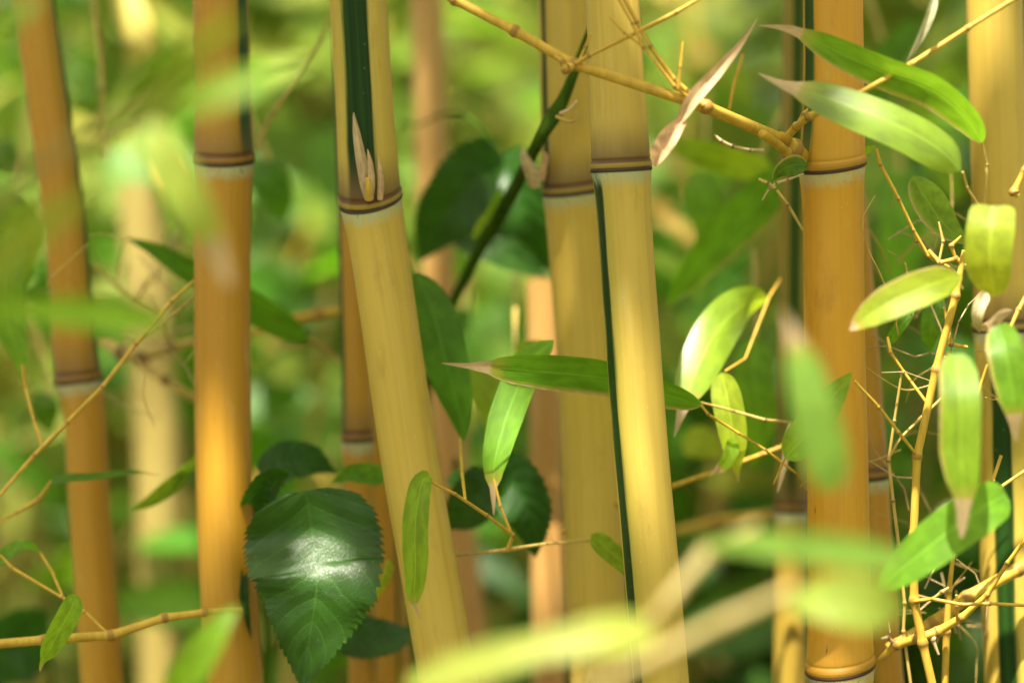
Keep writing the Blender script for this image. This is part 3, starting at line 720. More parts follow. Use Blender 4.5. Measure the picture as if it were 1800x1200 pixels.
lv = [([(1726, 252, 1.322), (1700, 210, 1.316), (1640, 160, 1.312), (1560, 130, 1.314), (1480, 95, 1.318), (1405, 58, 1.322), (1370, 48, 1.324), (1334, 45, 1.326)], 66, L_green, dict(roll=(38, 30, 25, 10, -15), fold=.16, tip=.83, edge=-.10, tone=.95, wav=.03)),
      ([(1688, 300, 1.30), (1650, 262, 1.295), (1580, 222, 1.293), (1500, 190, 1.296), (1440, 168, 1.30), (1402, 156, 1.304), (1370, 146, 1.308), (1333, 129, 1.31)], 80, L_sheen, dict(roll=(-22, -28, -22, -12), fold=-.05, curl=-.14, tip=.80, tone=1.0)),
      ([(1605, 310, 1.40), (1625, 345, 1.398), (1660, 395, 1.398), (1705, 430, 1.40)], 66, L_green, dict(roll=(20, 35), fold=.15, edge=.12, prof=OVAL)),
      ([(1745, 362, 1.285), (1742, 405, 1.278), (1740, 460, 1.278), (1748, 520, 1.285)], 86, L_pale, dict(roll=(0, -15, -25), fold=.22, prof=[(0, .55), (.03, .8), (.1, .93), (.3, 1), (.6, 1), (.8, .85), (.93, .5), (1, .1)])),
      ([(1690, 485, 1.288), (1640, 500, 1.28), (1570, 530, 1.277), (1520, 560, 1.278), (1494, 580, 1.28)], 68, L_pale, dict(roll=(-10, -25), fold=.2, tip=.93, edge=.08, prof=[(0, .08), (.08, .5), (.2, .85), (.4, 1), (.65, .95), (.82, .7), (.93, .35), (1, .05)])),
      ([(1680, 622, 1.265), (1688, 700, 1.25), (1688, 790, 1.248), (1694, 860, 1.248), (1690, 945, 1.252)], 72, L_pale, dict(roll=(10, -5, -10), fold=.14, tip=.80, tone=.9, prof=[(0, .35), (.04, .7), (.12, .92), (.3, 1), (.55, 1), (.7, .82), (.8, .45), (.85, .34), (.94, .24), (1, .08)], edge=.06)),
      ([(1755, 572, 1.28), (1768, 620, 1.27), (1778, 680, 1.268), (1782, 720, 1.268), (1786, 775, 1.272)], 64, L_green, dict(roll=(-10, 10), fold=.18, tip=.78, edge=.06, prof=[(0, .35), (.06, .75), (.2, 1), (.45, 1), (.65, .8), (.77, .48), (.85, .32), (1, .06)])),
      ([(1768, 868, 1.28), (1740, 885, 1.27), (1680, 925, 1.266), (1610, 980, 1.268), (1545, 1035, 1.275)], 86, L_green, dict(roll=(5, -10, -20), fold=.10, tone=1.25, prof=[(0, .3), (.04, .6), (.12, .85), (.3, 1), (.6, .98), (.8, .78), (.93, .45), (1, .12)])),
      ([(1655, 520, 1.43), (1642, 550, 1.425), (1636, 585, 1.425), (1636, 620, 1.43)], 42, L_green, dict(roll=10, prof=OVAL, tone=.9)),
      ([(1560, 606, 1.39), (1578, 580, 1.385), (1595, 558, 1.385), (1610, 535, 1.39)], 24, L_green, dict(roll=30)),
      ([(1735, 512, 1.32), (1722, 535, 1.312), (1718, 560, 1.312), (1722, 585, 1.318)], 24, L_dead, dict(name="sheath", roll=(30, -20), fold=.4)),
      ([(1722, 580, 1.318), (1742, 568, 1.312), (1760, 552, 1.312), (1780, 545, 1.318)], 26, L_dead, dict(name="sheath", roll=(-50, -30), fold=.3)),
      ([(1645, -10, 1.31), (1632, 30, 1.308), (1612, 75, 1.309), (1592, 112, 1.313)], 18, L_dead, dict(name="sheath", roll=(20, 40), fold=.5, label="withered beige sheath twisting upward from the twig"))]
for pts, w, m, kw in lv:
    leaf(pts, w, m, t, **kw)
sprig("thick tan branch rising right behind the upright twig at bottom right", (1530, 1170, 1.42),
    [([(1560, 1140, 1.40, 11), (1640, 1095, 1.40, 12), (1700, 1050, 1.40, 12), (1790, 1000, 1.41, 12), (1860, 960, 1.42, 11)], M_twig, dict(swell=.25)),
     ([(1545, 1160, 1.39, 6), (1575, 1133, 1.385, 9), (1610, 1122, 1.38, 8), (1648, 1110, 1.38, 9), (1690, 1085, 1.375, 7), (1735, 1045, 1.37, 6), (1770, 990, 1.365, 5), (1815, 930, 1.36, 5)], M_twig),
     ([(1682, 1088, 1.374, 3), (1682, 1065, 1.37, 3.5), (1681, 1045, 1.368, 3)], M_twig),
     ([(1575, 1133, 1.385, 5), (1560, 1120, 1.382, 5), (1548, 1122, 1.38, 3)], M_twig_dead),
     ([(1648, 1110, 1.38, 4), (1640, 1125, 1.378, 5), (1650, 1150, 1.378, 3)], M_twig_dead)], [])

rt_ = random.Random(31)
def tangle(parent, x0, x1, y0, y1, d0, d1, n, mats, r=2.1):
    for k in range(n):
        x, y, d = rt_.uniform(x0, x1), rt_.uniform(y0, y1), rt_.uniform(d0, d1)
        a = rt_.uniform(-2.6, 2.6); pts = [(x, y, d, r)]
        for q in range(rt_.randint(2, 4)):
            L = rt_.uniform(22, 62); a += rt_.uniform(-.7, .7)
            x += math.sin(a) * L; y -= math.cos(a) * L; d += rt_.uniform(-.006, .006)
            pts.append((x, y, d, r * (1 - .15 * q)))
        tube("dry_twig", pts, mats[k % len(mats)], parent, swell=.4, ns=8, smooth=bool(k % 2))
tg = thing("dry_twig_tangle", "tangle of fine dry brown twigs between the orange culm and the right edge culm", "twigs", P(1600, 1180, 1.40))
tangle(tg, 1560, 1720, 360, 900, 1.37, 1.47, 26, (M_twig_dead, M_twig_dull))
tangle(tg, 1560, 1700, 950, 1180, 1.38, 1.44, 7, (M_twig_dead, M_twig_dull))
tangle(tg, 1545, 1740, 330, 1150, 1.36, 1.50, 26, (M_twig_dead, M_twig_dull), 1.3)
tg = thing("dry_twig_tangle", "wispy brown twig tangle before the pale sunlit culm at left", "twigs", P(250, 620, 1.60))
tangle(tg, 190, 340, 440, 620, 1.54, 1.66, 14, (M_twig_dead, M_twig_dull))
tangle(tg, 150, 345, 420, 800, 1.46, 1.58, 10, (M_twig_dead, M_twig_dull), 1.5)

# left hand side, a little behind the focus
sprig("pale horizontal twig with one hanging leaf across the bottom of the left culm", (430, 1070, 1.42),
    [([(-40, 1134, 1.40, 9), (80, 1124, 1.40, 9), (195, 1116, 1.40, 9), (290, 1085, 1.405, 8), (360, 1076, 1.41, 7), (425, 1071, 1.42, 6)], M_twig),
     ([(0, 975, 1.42, 3), (22, 998, 1.42, 4), (110, 1050, 1.41, 3.5), (150, 1075, 1.405, 3.5), (190, 1114, 1.40, 4)], M_twig),
     ([(70, 970, 1.43, 3), (92, 1005, 1.425, 3.5), (110, 1048, 1.41, 3)], M_twig)],
    [([(135, 1044, 1.385), (122, 1075, 1.38), (98, 1120, 1.38), (75, 1162, 1.383), (70, 1180, 1.385)], 42, L_green, dict(roll=(20, 5), fold=.16, tip=.94, tone=1.15)),
     ([(-5, 990, 1.43), (20, 968, 1.425), (48, 958, 1.425), (72, 970, 1.43)], 30, L_green, dict(roll=35, fold=.2))])
sprig("fine diagonal twig crossing the left amber culm towards the upper middle", (-40, 920, 1.42),
    [([(-40, 915, 1.42, 4), (60, 800, 1.425, 5), (118, 742, 1.43, 5), (180, 680, 1.43, 5), (238, 605, 1.435, 5), (300, 530, 1.44, 4), (345, 490, 1.45, 3)], M_twig),
     ([(238, 605, 1.435, 3), (275, 575, 1.44, 3), (320, 540, 1.45, 3), (345, 520, 1.46, 2)], M_twig_dull),
     ([(40, 640, 1.45, 4), (44, 680, 1.45, 4), (60, 740, 1.44, 4), (75, 785, 1.43, 4)], M_twig)],
    [([(22, 400, 1.50), (8, 480, 1.49), (14, 560, 1.49), (32, 620, 1.49), (42, 668, 1.49)], 66, L_green, dict(roll=(-10, 15), fold=.2))])
sprig("dark knotted twig cluster between the two amber culms", (180, 610, 1.60),
    [([(180, 598, 1.60, 9), (215, 620, 1.59, 14), (250, 628, 1.585, 12), (300, 610, 1.585, 8), (350, 598, 1.59, 8)], M_twig_dull),
     ([(240, 635, 1.585, 8), (290, 668, 1.58, 8), (350, 705, 1.585, 7)], M_twig_dull),
     ([(295, 605, 1.583, 5), (285, 570, 1.58, 5), (272, 545, 1.58, 3), (262, 515, 1.585, 3)], M_twig_dull),
     ([(276, 556, 1.578, 3), (240, 535, 1.575, 3), (205, 505, 1.575, 4), (165, 462, 1.58, 3)], M_twig_dull),
     ([(205, 505, 1.575, 3), (212, 460, 1.575, 3), (220, 420, 1.575, 2)], M_twig_dull),
     ([(238, 534, 1.575, 4), (256, 500, 1.57, 5), (274, 474, 1.572, 3)], M_twig_dull)],
    [([(330, 830, 1.50), (300, 855, 1.49), (265, 880, 1.49), (232, 898, 1.495)], 30, L_green, dict(roll=30, name="leaf")),
     ([(350, 800, 1.50), (320, 830, 1.495), (290, 852, 1.495), (250, 882, 1.50)], 26, L_green, dict(roll=50))])
sprig("drooping dark blade passing behind the upright amber culm", (580, 610, 1.58),
    [([(530, 590, 1.56, 4), (575, 612, 1.58, 4), (605, 640, 1.60, 4)], M_twig_dull)],
    [([(540, 596, 1.56), (470, 555, 1.545), (400, 510, 1.535), (330, 472, 1.53), (270, 438, 1.53), (222, 418, 1.535)], 58, L_deep, dict(roll=(15, 25, 20), fold=.15))])
sprig("ribbon thin curled blade edge on across the left amber culm", (-20, 925, 1.47),
    [([(-30, 935, 1.47, 3), (30, 900, 1.465, 3.5), (70, 876, 1.46, 5), (90, 845, 1.455, 3)], M_twig)],
    [([(88, 850, 1.455), (110, 842, 1.45), (170, 838, 1.45), (235, 830, 1.455), (285, 836, 1.46)], 34, L_deep, dict(roll=(62, 68, 72), fold=.1, tip=.85))])
sprig("orange twig joining the upright amber culm and the leaning one", (610, 540, 1.6),
    [([(440, 585, 1.60, 8), (500, 565, 1.60, 10), (560, 552, 1.60, 9), (620, 545, 1.61, 9)], M_twig)], [])
sprig("pale green slender twig rising at the upper left", (180, 260, 1.62),
    [([(160, -30, 1.64, 5), (172, 60, 1.63, 6), (180, 160, 1.62, 6), (184, 280, 1.62, 6)], M_twig_dull),
     ([(448, 260, 1.55, 4), (480, 200, 1.55, 5), (520, 140, 1.55, 5), (565, 70, 1.55, 4), (580, 30, 1.55, 3)], M_twig_dull)],
    [])

# ------------------------------------------------------------------ blurred leaves close to the lens
def near(label, pts, w, mat, twig=None, nd=0.95, **kw):
    pts = [(x, y, d * nd) for x, y, d in pts]
    twig = twig and [(x, y, d * nd, r) for x, y, d, r in twig]
    cat = "leaf"
    if twig is None:
        o = leaf(pts, w, mat, None, "bamboo_leaf", **kw)
        return tag(o, label, cat)
    t = thing("bamboo_branch", label, "branch", P(*twig[-1][:3]))
    tube("twig", twig, M_sheath_near, t, swell=.1)
    leaf(pts, w, mat, t, **kw)
    return t
near("bright yellow green leaf blob floating nearest the lens at lower right", nd=.97, pts=[(1585, 1068, 1.05), (1530, 1062, 1.04), (1450, 1055, 1.04), (1372, 1056, 1.05)], w=96, mat=L_near, roll=(10, -20), prof=OVAL)
near("pale green blurred blade lying level across the orange culm foot", [(1590, 985, 1.03), (1480, 968, 1.02), (1350, 955, 1.02), (1225, 958, 1.03)], 58, L_near, roll=(-10, 10, 0))
near("long pale blurred blade along the bottom edge with sunlit end", [(1150, 1105, 1.02), (1050, 1118, 1.01), (900, 1150, 1.01), (720, 1205, 1.02)], 80, L_near, roll=(-25, -20, -20), tone=1.0, prof=[(0, .3), (.05, .8), (.15, 1), (.35, .8), (.5, .7), (.65, .9), (.85, .8), (1, .3)],
     twig=[(1130, 1110, 1.02, 11), (1180, 1050, 1.02, 14), (1240, 975, 1.03, 14), (1330, 925, 1.04, 11)])
o = thing("bamboo_branch", "blurred tan branch slanting up from the bottom towards the yellow green leaf", "branch", P(1080, 1200, 1.06))
tube("twig", [(1030, 1215, .94, 13), (1160, 1150, .94, 15), (1280, 1090, .94, 16), (1400, 1035, .94, 12)], M_sheath_near, o, swell=.1)
near("blurred upright leaf with whitish tip before the orange culm", nd=.92, pts=[(1466, 860, 1.12), (1450, 800, 1.115), (1425, 700, 1.11), (1400, 610, 1.11), (1378, 545, 1.115)], w=84, mat=L_near, roll=(-15, -25), tip=.80, tone=.95)
near("glowing green blurred leaf hanging before the upper amber culm, pinkish tip", nd=.94, pts=[(262, 210, 1.06), (290, 270, 1.055), (330, 350, 1.055), (370, 420, 1.06), (402, 500, 1.07)], w=78, mat=L_near, roll=(-10, -20), tip=.72,
     prof=[(0, .3), (.1, .8), (.3, 1), (.5, .95), (.7, .7), (.8, .5), (1, .2)])
near("wide green blurred leaf reaching right from the branch crossing the upper left", nd=.87, pts=[(215, 195, 1.04), (300, 185, 1.03), (420, 150, 1.03), (550, 105, 1.04)], w=58, mat=L_green, roll=(10, 20), tone=1.3,
     twig=[(330, 120, 1.03, 8), (270, 190, 1.03, 10), (130, 250, 1.03, 11), (20, 330, 1.04, 12), (-60, 380, 1.05, 12)])
near("level green blurred leaf across the left amber culm", [(290, 565, 1.04), (200, 552, 1.035), (90, 545, 1.035), (-40, 540, 1.04)], 60, L_pale, roll=(10, 20), tone=.8)
near("olive blurred leaf slanting up from the left edge", nd=.87, pts=[(-60, 520, 1.02), (20, 440, 1.02), (90, 385, 1.02), (170, 330, 1.03)], w=60, mat=L_pale, roll=(20, 10), tone=.8)
near("olive blurred blade slanting down from the top towards the left culm", nd=.87, pts=[(420, 30, 1.03), (320, 110, 1.025), (240, 175, 1.025), (150, 230, 1.03)], w=36, mat=L_pale, roll=(30, 20), tone=.7)
near("soft green blurred leaf rising from the bottom before the upright amber culm", [(300, 1230, 1.16), (345, 1160, 1.155), (385, 1100, 1.155), (420, 1065, 1.16)], 66, L_green, roll=(10, 10), tone=1.3)
near("beige green blurred scrap of leaf in the top left corner", nd=.87, pts=[(-20, 60, 1.06), (20, 30, 1.055), (70, -10, 1.06)], w=44, mat=L_pale, roll=20, tone=.8)

# ------------------------------------------------------------------ middle distance: loose leaves on twigs behind the culms
mid = [
 ("large soft leaf slanting down left of the shaded green culm", (1395, 300), 1.58, [([(1385, 300, 1.58), (1330, 360, 1.57), (1250, 440, 1.57), (1170, 540, 1.58)], 84, L_green, dict(roll=(20, 10), edge=-.08))]),
 ("soft upright leaf behind the branch fork", (1235, 320), 1.66, [([(1230, 300, 1.66), (1238, 350, 1.65), (1245, 410, 1.65), (1240, 470, 1.66)], 60, L_green, dict(roll=10))]),
 ("broad dim leaf under the branch fork", (1330, 290), 1.62, [([(1350, 300, 1.62), (1290, 285, 1.6), (1220, 265, 1.6), (1160, 250, 1.62)], 60, L_green, dict(roll=(30, 20)))]),
 ("soft green leaves beside the shiny folded pair", (1330, 600), 1.55, [([(1330, 590, 1.55), (1325, 660, 1.54), (1335, 740, 1.54), (1322, 820, 1.55)], 70, L_green, dict(roll=(5, 10), tone=1.1)),
    ([(1200, 770, 1.62), (1235, 780, 1.61), (1270, 800, 1.61)], 60, L_pale, dict(roll=10, prof=OVAL))]),
 ("green leaf patch between ochre and pinkish culms", (905, 640), 1.56, [([(830, 640, 1.56), (860, 690, 1.55), (880, 740, 1.55), (870, 800, 1.56)], 74, L_green, dict(roll=(20, 10), tone=1.1)),
    ([(905, 640, 1.5), (930, 615, 1.49), (960, 600, 1.5)], 34, L_green, dict(roll=20, tone=1.3))]),
 ("dull green leaves low beside the leaning culm", (820, 560), 1.75, [([(820, 540, 1.75), (790, 600, 1.74), (800, 680, 1.74)], 50, L_deep, dict(roll=20)), ([(840, 420, 1.7), (880, 400, 1.69), (930, 420, 1.69)], 40, L_green, dict(roll=20))]),
 ("upper right dim twigs and leaves behind the orange culm", (1560, 100), 1.75, [([(1620, 40, 1.75), (1570, 90, 1.74), (1540, 150, 1.74), (1520, 220, 1.75)], 60, L_deep, dict(roll=20)), ([(1690, 120, 1.8), (1630, 180, 1.79), (1590, 240, 1.79)], 70, L_green, dict(roll=20))]),
 ("green leaves far behind the right hand twigs", (1580, 420), 1.75, [([(1560, 300, 1.75), (1590, 380, 1.74), (1580, 470, 1.74), (1600, 550, 1.75)], 90, L_green, dict(roll=20)), ([(1640, 220, 1.8), (1660, 300, 1.79), (1690, 350, 1.8)], 70, L_green, dict(roll=20))]),
 ("hanging soft leaf at the left edge beside the amber culm", (30, 340), 1.7, [([(10, 330, 1.7), (30, 400, 1.69), (20, 470, 1.69), (-10, 560, 1.7)], 80, L_green, dict(roll=(10, 20))), ([(-20, 260, 1.75), (10, 280, 1.74), (50, 300, 1.75)], 70, L_deep, dict(roll=20))]),
 ("straw coloured withered leaves in the upper left", (225, 0), 1.85, [([(215, -20, 1.85), (225, 30, 1.84), (240, 80, 1.84), (225, 120, 1.85)], 60, L_straw, dict(roll=20, fold=.5)), ([(235, 0, 1.86), (250, 50, 1.85), (275, 100, 1.86)], 34, L_straw, dict(roll=40, fold=.5))]),
 ("dark soft leaf beside the upright amber culm", (480, 300), 1.7, [([(440, 290, 1.7), (465, 310, 1.69), (490, 350, 1.69), (500, 390, 1.7)], 70, L_deep, dict(roll=20, prof=OVAL)), ([(440, 540, 1.65), (490, 560, 1.64), (530, 590, 1.65)], 50, L_deep, dict(roll=30))]),
 ("dull dark leaf by the node of the left amber culm", (90, 700), 1.62, [([(70, 690, 1.62), (80, 720, 1.61), (90, 760, 1.62)], 50, L_deep, dict(roll=20, prof=OVAL))]),
 ("yellowish twigs crossing low behind the orange culm", (1200, 930), 1.7, []),
]
rm = random.Random(11)
for label, (bx, by), d, lvs in mid:
    t = thing("bamboo_sprig", label, "leaves", P(bx, by, d))
    a = rm.uniform(-1, 1)
    tube("twig", [(bx, by, d, 4), (bx + 30 * a, by - 60, d + .02, 4), (bx + 90 * a, by - 160, d + .06, 5)] if lvs else [(1180, 935, 1.7, 7), (1260, 915, 1.7, 8), (1350, 905, 1.7, 8), (1430, 900, 1.71, 7)], M_twig_dull if lvs else M_twig, t)
    for pts, w, m, kw in lvs: leaf(pts, w, m, t, nu=24, **kw)

# ------------------------------------------------------------------ background foliage
SPOTS = []      # sun gaps cut in the added roof of leaves: (point, radius in metres)
def spot(px, py, d, r): SPOTS.append((P(px, py, d), r))
rb = random.Random(21)
def rdir(r, down=0.3):
    v = Vector((r.gauss(0, 1), r.gauss(0, 0.7), r.gauss(-down, 0.6)))
    return v.normalized()
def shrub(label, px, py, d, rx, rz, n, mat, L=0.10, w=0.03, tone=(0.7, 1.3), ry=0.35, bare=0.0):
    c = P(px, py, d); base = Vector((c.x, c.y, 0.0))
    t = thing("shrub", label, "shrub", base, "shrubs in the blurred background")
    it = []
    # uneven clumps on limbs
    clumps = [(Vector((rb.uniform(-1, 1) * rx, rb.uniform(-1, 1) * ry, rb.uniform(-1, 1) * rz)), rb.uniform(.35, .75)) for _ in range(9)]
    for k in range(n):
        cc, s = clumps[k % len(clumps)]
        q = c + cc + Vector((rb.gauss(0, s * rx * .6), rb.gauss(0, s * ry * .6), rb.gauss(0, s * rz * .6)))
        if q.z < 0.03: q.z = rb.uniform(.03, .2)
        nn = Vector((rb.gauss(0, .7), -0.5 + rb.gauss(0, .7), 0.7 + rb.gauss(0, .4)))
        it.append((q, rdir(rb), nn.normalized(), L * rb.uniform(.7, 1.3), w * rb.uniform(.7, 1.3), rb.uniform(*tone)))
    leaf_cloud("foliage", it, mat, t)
    V, F = [], []
    for k, (cc, s) in enumerate(clumps):
        tip = c + cc
        pts = [base + Vector((rb.gauss(0, .04), rb.gauss(0, .04), -0.02)), base.lerp(tip, .5) + Vector((rb.gauss(0, .05), rb.gauss(0, .05), 0.1)), tip]
        o0 = len(V)
        for i in range(7):
            p, tt = catmull(pts, i / 6); r = 0.010 * (1 - .7 * i / 6)
            for a in range(6):
                V.append(p + Vector((math.cos(a * math.pi / 3) * r, math.sin(a * math.pi / 3) * r, 0)))
        for i in range(6):
            for a in range(6):
                x, y = o0 + i * 6 + a, o0 + i * 6 + (a + 1) % 6
                F.append((x, y, y + 6, x + 6))
    mesh_obj("stems", V, F, M_twig_dull, t, {'nd': ('FLOAT', [0.0] * len(V))})
    return t
shrub("pale green shrub blurred behind the left edge culm, lower left", 60, 880, 2.6, .22, .24, 210, L_backpale, L=.10, w=.035, tone=(.8, 1.3))
shrub("mid green shrub blurred in the upper left corner", 60, 200, 2.9, .30, .30, 260, L_back, L=.11, w=.04)
shrub("light green shrub blurred between upright amber culm and leaning culm", 500, 560, 3.0, .18, .36, 230, L_back, L=.10, w=.04, tone=(.9, 1.6))
shrub("deep green shrub behind the top of the upright amber culm", 430, 120, 2.9, .30, .25, 260, L_deep, L=.11, w=.045, tone=(1.0, 1.7))
shrub("yellow green sunlit shrub behind the centre gap", 850, 220, 3.1, .17, .28, 230, L_backpale, L=.10, w=.04, tone=(1.0, 1.4))
shrub("green shrub low in the centre gap beside the pinkish culm", 890, 900, 2.9, .20, .34, 240, L_back, L=.11, w=.04, tone=(.8, 1.4))
shrub("mid green shrub behind the gap right of the central culm", 1270, 350, 2.5, .20, .30, 190, L_back, L=.11, w=.04, tone=(.8, 1.3))
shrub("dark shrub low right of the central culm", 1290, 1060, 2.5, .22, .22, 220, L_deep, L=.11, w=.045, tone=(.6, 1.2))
shrub("dark green shrub behind the top of the right twigs", 1620, 120, 2.7, .26, .26, 260, L_deep, L=.12, w=.045, tone=(.8, 1.4))
shrub("green shrub beside the pale path behind the right twigs", 1590, 380, 3.4, .36, .22, 300, L_back, L=.10, w=.035, tone=(.8, 1.4))
shrub("pale cream clump of dry reeds behind the right hand twigs", 1660, 900, 3.0, .13, .24, 170, L_cream, L=.22, w=.035, tone=(.8, 1.2))
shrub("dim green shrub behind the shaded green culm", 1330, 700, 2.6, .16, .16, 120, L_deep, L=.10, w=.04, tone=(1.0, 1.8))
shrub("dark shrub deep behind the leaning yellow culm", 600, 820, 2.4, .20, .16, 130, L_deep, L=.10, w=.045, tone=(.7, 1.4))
shrub("dark shrub behind the top left culms", 190, 130, 2.95, .24, .16, 110, L_deep, L=.11, w=.045, tone=(.7, 1.6))
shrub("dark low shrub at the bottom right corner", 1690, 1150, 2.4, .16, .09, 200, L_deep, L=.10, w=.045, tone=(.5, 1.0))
shrub("light green low shrub under the leaning culm", 260, 1120, 2.9, .26, .16, 210, L_backpale, L=.10, w=.035, tone=(.7, 1.1))

for k in range(16):
    x = rb.uniform(40, 1760); y = rb.uniform(60, 1100); d = rb.uniform(1.75, 2.5); a = rb.uniform(-1.2, 1.2); L = rb.uniform(180, 420)
    t = thing("bamboo_twig", "thin out of focus twig crossing the gaps behind the culms", "twig", P(x, y, d), "blurred twigs behind the culms")
    pts = [(x + math.sin(a) * L * f + rb.uniform(-8, 8), y - math.cos(a) * L * f + rb.uniform(-8, 8), d + .02 * f, 5.5 - 2 * f) for f in (0, .35, .7, 1)]
    st_ = tube("stalk", pts, M_twig if k % 2 else M_twig_dull, t)
    for q in pts[1:3]:
        for sg in (-1, 1):
            b = a + sg * rb.uniform(.5, 1.1); l2_ = rb.uniform(50, 120)
            ex, ey = q[0] + math.sin(b) * l2_, q[1] - math.cos(b) * l2_
            tube("side_twig", [(q[0], q[1], q[2], 3), ((q[0] + ex) / 2, (q[1] + ey) / 2 - 5, q[2], 3), (ex, ey, q[2] + .01, 2)], M_twig_dull, t)
            if rb.random() < .6:
                leaf([(ex, ey, q[2]), (ex + math.sin(b) * 40, ey + 20, q[2] - .01), (ex + math.sin(b) * 90, ey + 70, q[2])], rb.uniform(24, 40), (L_green, L_pale, L_straw)[rb.randrange(3)], t, nu=16, nv=4, roll=rb.uniform(-40, 40))
# hedge and wood behind: nobody could count these leaves
it = []
rh = random.Random(4)
for k in range(15000):
    x = rh.uniform(-3.2, 3.0); y = 6.4 + rh.uniform(0, 1.1); z = rh.uniform(0.02, 2.6)
    if 0.75 < x < 1.75 and z < 0.98 + 0.12 * math.sin(x * 9): continue
    if rh.random() < 0.35 * (0.5 + 0.5 * math.sin(x * 4.1 + 1.3 * math.sin(z * 5.3))): continue
    nn = Vector((rh.gauss(0, .7), -0.6 + rh.gauss(0, .6), 0.6 + rh.gauss(0, .4))).normalized()
    it.append((Vector((x, y, z)), rdir(rh), nn, .13 * rh.uniform(.7, 1.4), .05 * rh.uniform(.7, 1.3), rh.uniform(.5, 1.5)))
o = leaf_cloud("hedge_foliage", it, L_back); tag(o, "blurred mass of hedge leaves closing the view behind the grove", "foliage", kind="stuff")
it = []
for k in range(9000):
    x = rh.uniform(-9, 14); y = 17.5 + rh.uniform(0, 3); z = rh.uniform(0.0, 8.0)
    nn = Vector((rh.gauss(0, .7), -0.6 + rh.gauss(0, .6), 0.6 + rh.gauss(0, .4))).normalized()
    it.append((Vector((x, y, z)), rdir(rh), nn, .5 * rh.uniform(.7, 1.4), .25 * rh.uniform(.7, 1.3), rh.uniform(.5, 1.4)))
o = leaf_cloud("wood_foliage", it, L_back); tag(o, "distant green wood beyond the pale path", "foliage", kind="stuff")

# ------------------------------------------------------------------ unseen bamboo leaves overhead, added to dapple the sun, gaps cut
for px, py, d, r in [
    (1118, 700, 1.365, .006), (1140, 930, 1.365, .006),
    (1000, 560, 1.475, .008), (1008, 600, 1.475, .012), (400, 960, 1.45, .010), (400, 790, 1.45, .007), (402, 1040, 1.45, .008),
    (1460, 1125, 1.385, .009), (1738, 130, 1.44, .020), (1770, 220, 1.44, .008), (1725, 340, 1.44, .008), (1728, 620, 1.44, .013), (1735, 980, 1.44, .010), (1735, 1130, 1.44, .012),
    (948, 520, 1.66, .026), (985, 880, 1.66, .020), (985, 1040, 1.66, .018), (832, 1070, 1.8, .024), (230, 60, 1.85, .032), (248, 385, 2.03, .022), (285, 1090, 2.03, .022),
    (578, 1005, 1.405, .026), (572, 1125, 1.41, .012), (640, 830, 1.47, .008),
    (1460, 1060, 1.01, .050), (1350, 960, .97, .035), (1520, 970, .97, .03), (1080, 1110, .965, .035), (760, 1185, .96, .035), (900, 1150, .96, .025), (285, 265, .99, .030), (320, 330, .99, .025), (385, 460, 1.0, .014), (480, 130, .90, .022), (50, 545, .985, .022), (1390, 590, 1.11, .020), (1240, 980, .985, .025), (1390, 1040, 1.0, .02), (1200, 1110, 1.06, .012),
    (1765, 430, 1.28, .030), (1590, 540, 1.278, .026), (1520, 560, 1.278, .020), (1665, 700, 1.265, .022), (1700, 850, 1.268, .020), (1590, 1000, 1.268, .026), (1780, 740, 1.286, .018), (1745, 560, 1.312, .022), (1692, 910, 1.272, .020),
    (1245, 620, 1.445, .026), (1320, 535, 1.468, .020), (1288, 740, 1.42, .030), (1292, 800, 1.42, .028), (1260, 830, 1.415, .018), (1525, 210, 1.294, .022), (1250, 135, 1.314, .024), (1640, 80, 1.315, .020), (1770, 10, 1.315, .022), (1600, 190, 1.314, .006), (890, 735, 1.406, .018), (1185, 852, 1.46, .006), (840, 380, 1.418, .008), (760, 620, 1.46, .006)]:
    spot(px, py, d, r)
for px, py, d, r in [(850, 200, 3.1, .16), (520, 480, 3.2, .05), (510, 650, 3.2, .06), (900, 560, 3.4, .06), (1235, 790, 3.4, .06), (60, 800, 2.9, .14), (40, 920, 2.9, .12), (230, 960, 3.1, .10), (40, 230, 3.5, .10), (1280, 420, 3.3, .06), (880, 1000, 3.5, .09), (1180, 600, 3.4, .06), (560, 380, 3.2, .06), (1650, 800, 3.4, .14), (1660, 960, 3.4, .14), (1620, 620, 3.6, .10), (1660, 230, 3.7, .07), (860, 450, 3.5, .05), (500, 760, 3.2, .05)]:
    spot(px, py, d * 0.86, r * 1.3)
SHADE = [(1755, y, 1.44) for y in range(20, 560, 55)] + [(1772, y, 1.44) for y in range(640, 1180, 70)] + [(1465, y, 1.385) for y in range(330, 700, 40)] + [(1475, y, 1.385) for y in range(740, 1170, 60)] + [(1095, y, 1.365) for y in range(310, 520, 35)] \
    + [(650, y, 1.41) for y in range(380, 640, 50)] + [(730, y, 1.41) for y in range(700, 1150, 70)] + [(1010, y, 1.475) for y in range(360, 540, 40)] + [(1042, y, 1.475) for y in range(680, 1150, 70)] \
    + [(391, y, 1.45) for y in range(300, 760, 50)] + [(391, y, 1.45) for y in range(20, 270, 50)] + [(1085, y, 1.365) for y in range(20, 280, 45)] + [(640, y, 1.41) for y in range(20, 330, 50)] \
    + [(1465, y, 1.385) for y in range(20, 280, 50)] + [(90, y, 1.53) for y in range(20, 400, 60)] + [(150, y, 1.53) for y in range(500, 1180, 70)] + [(800, 350, 1.58), (920, 360, 1.58), (500, 900, 1.42), (550, 890, 1.42), (600, 900, 1.42), (470, 950, 1.41), (650, 990, 1.41), (520, 1055, 1.41), (620, 1060, 1.41), (530, 1150, 1.41)]
rs_ = random.Random(9)
for k in range(34): spot(rs_.uniform(0, 1800), rs_.uniform(0, 1200), rs_.uniform(2.5, 3.2), rs_.uniform(.02, .04))
rc = random.Random(77)
it = []
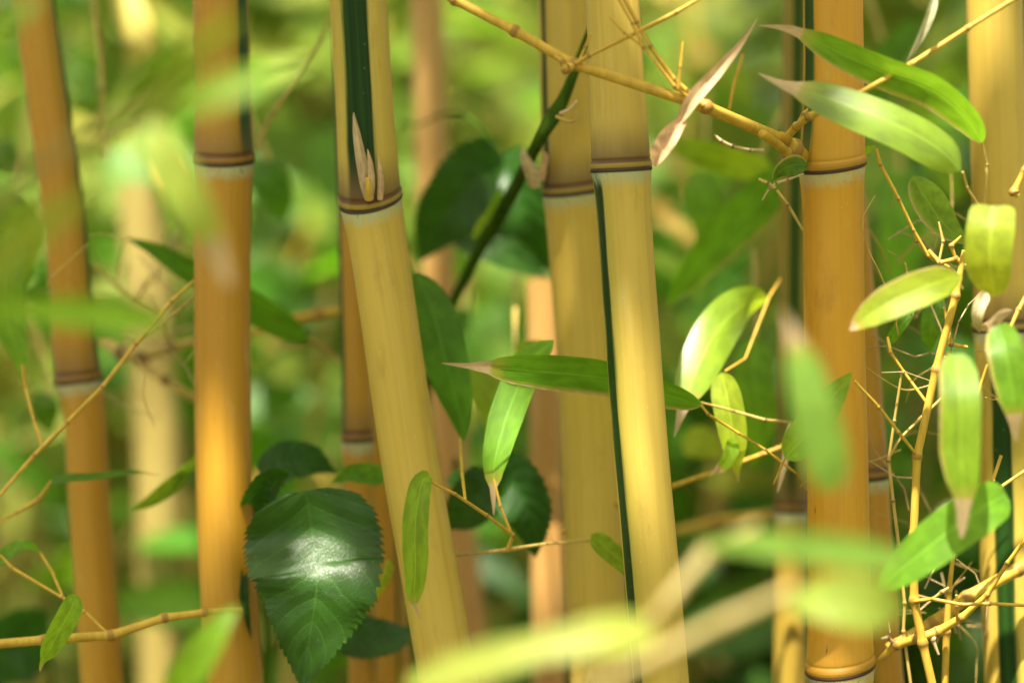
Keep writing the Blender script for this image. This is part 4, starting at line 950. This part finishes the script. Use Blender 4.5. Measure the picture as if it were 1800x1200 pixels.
for k in range(24000):
    # aim each leaf's shadow at a point of the place, so the roof is thick over the culms and thin further back
    y = rc.uniform(0.75, 6.2)
    if rc.random() < 0.62: y = rc.uniform(0.8, 1.75)
    x = rc.uniform(-1, 1) * (0.22 * y + 0.22); z = CAM_Z + rc.uniform(-.14, .14) * y
    if y > 1.9 and rc.random() < 0.32: continue
    q = Vector((x, y, z)) + SUN * rc.uniform(1.9, 3.3)
    nn = Vector((rc.gauss(0, .6), rc.gauss(0, .6), 1)).normalized()
    dr = Vector((rc.gauss(0, 1), rc.gauss(0, 1), rc.gauss(-.3, .5)))
    it.append((q, dr, nn, .095 * rc.uniform(.7, 1.3), .021 * rc.uniform(.7, 1.3), rc.uniform(.8, 1.4)))
for px, py, d in SHADE:  # extra leaves set in the sun's way to shade these points
    for k in range(9):
        q = P(px, py, d) + SUN * rc.uniform(1.7, 2.6) + Vector((rc.uniform(-.022, .022), rc.uniform(-.012, .012), 0))
        it.append((q, Vector((rc.gauss(0, 1), rc.gauss(0, 1), rc.gauss(-.3, .4))), (SUN + Vector((rc.gauss(0, .3), rc.gauss(0, .3), 0))).normalized(), .045, .026, 1.0))
for k in range(12500):  # wider unseen roof, added to dim and green the skylight
    q = Vector((rc.uniform(-3.6, 3.6), rc.uniform(-3.2, 7.0), rc.uniform(2.7, 3.7)))
    if q.y - SUN.y * (q.z - CAM_Z) / SUN.z > 1.9 and rc.random() < 0.30: continue
    nn = Vector((rc.gauss(0, .6), rc.gauss(0, .6), 1)).normalized()
    it.append((q, Vector((rc.gauss(0, 1), rc.gauss(0, 1), rc.gauss(-.3, .4))), nn, .18 * rc.uniform(.7, 1.3), .05 * rc.uniform(.7, 1.3), rc.uniform(.8, 1.4)))
# leave the gaps open: drop every leaf that would stand in the way of the sun there
AX = SUN.orthogonal().normalized(); AY = SUN.cross(AX)
sp2 = np.array([(p.dot(AX), p.dot(AY)) for p, r in SPOTS]); spr = np.array([r for p, r in SPOTS])
keep = []
for L in it:
    c, t, _n, ll, w, _t = L
    t = t.normalized() * ll
    blocked = False
    short = ll < 0.05
    for f in ((0,) if short else (-.5, -.25, 0, .25, .5)):
        e = c + t * f
        d2 = np.hypot(sp2[:, 0] - e.dot(AX), sp2[:, 1] - e.dot(AY))
        if (d2 < spr + (0.004 if short else w * 0.4)).any(): blocked = True; break
    if not blocked: keep.append(L)
it = keep
o = leaf_cloud("added_canopy", it, L_canopy); tag(o, "unseen bamboo leaves overhead, added and thinned to dapple the sunlight", "foliage", kind="stuff")
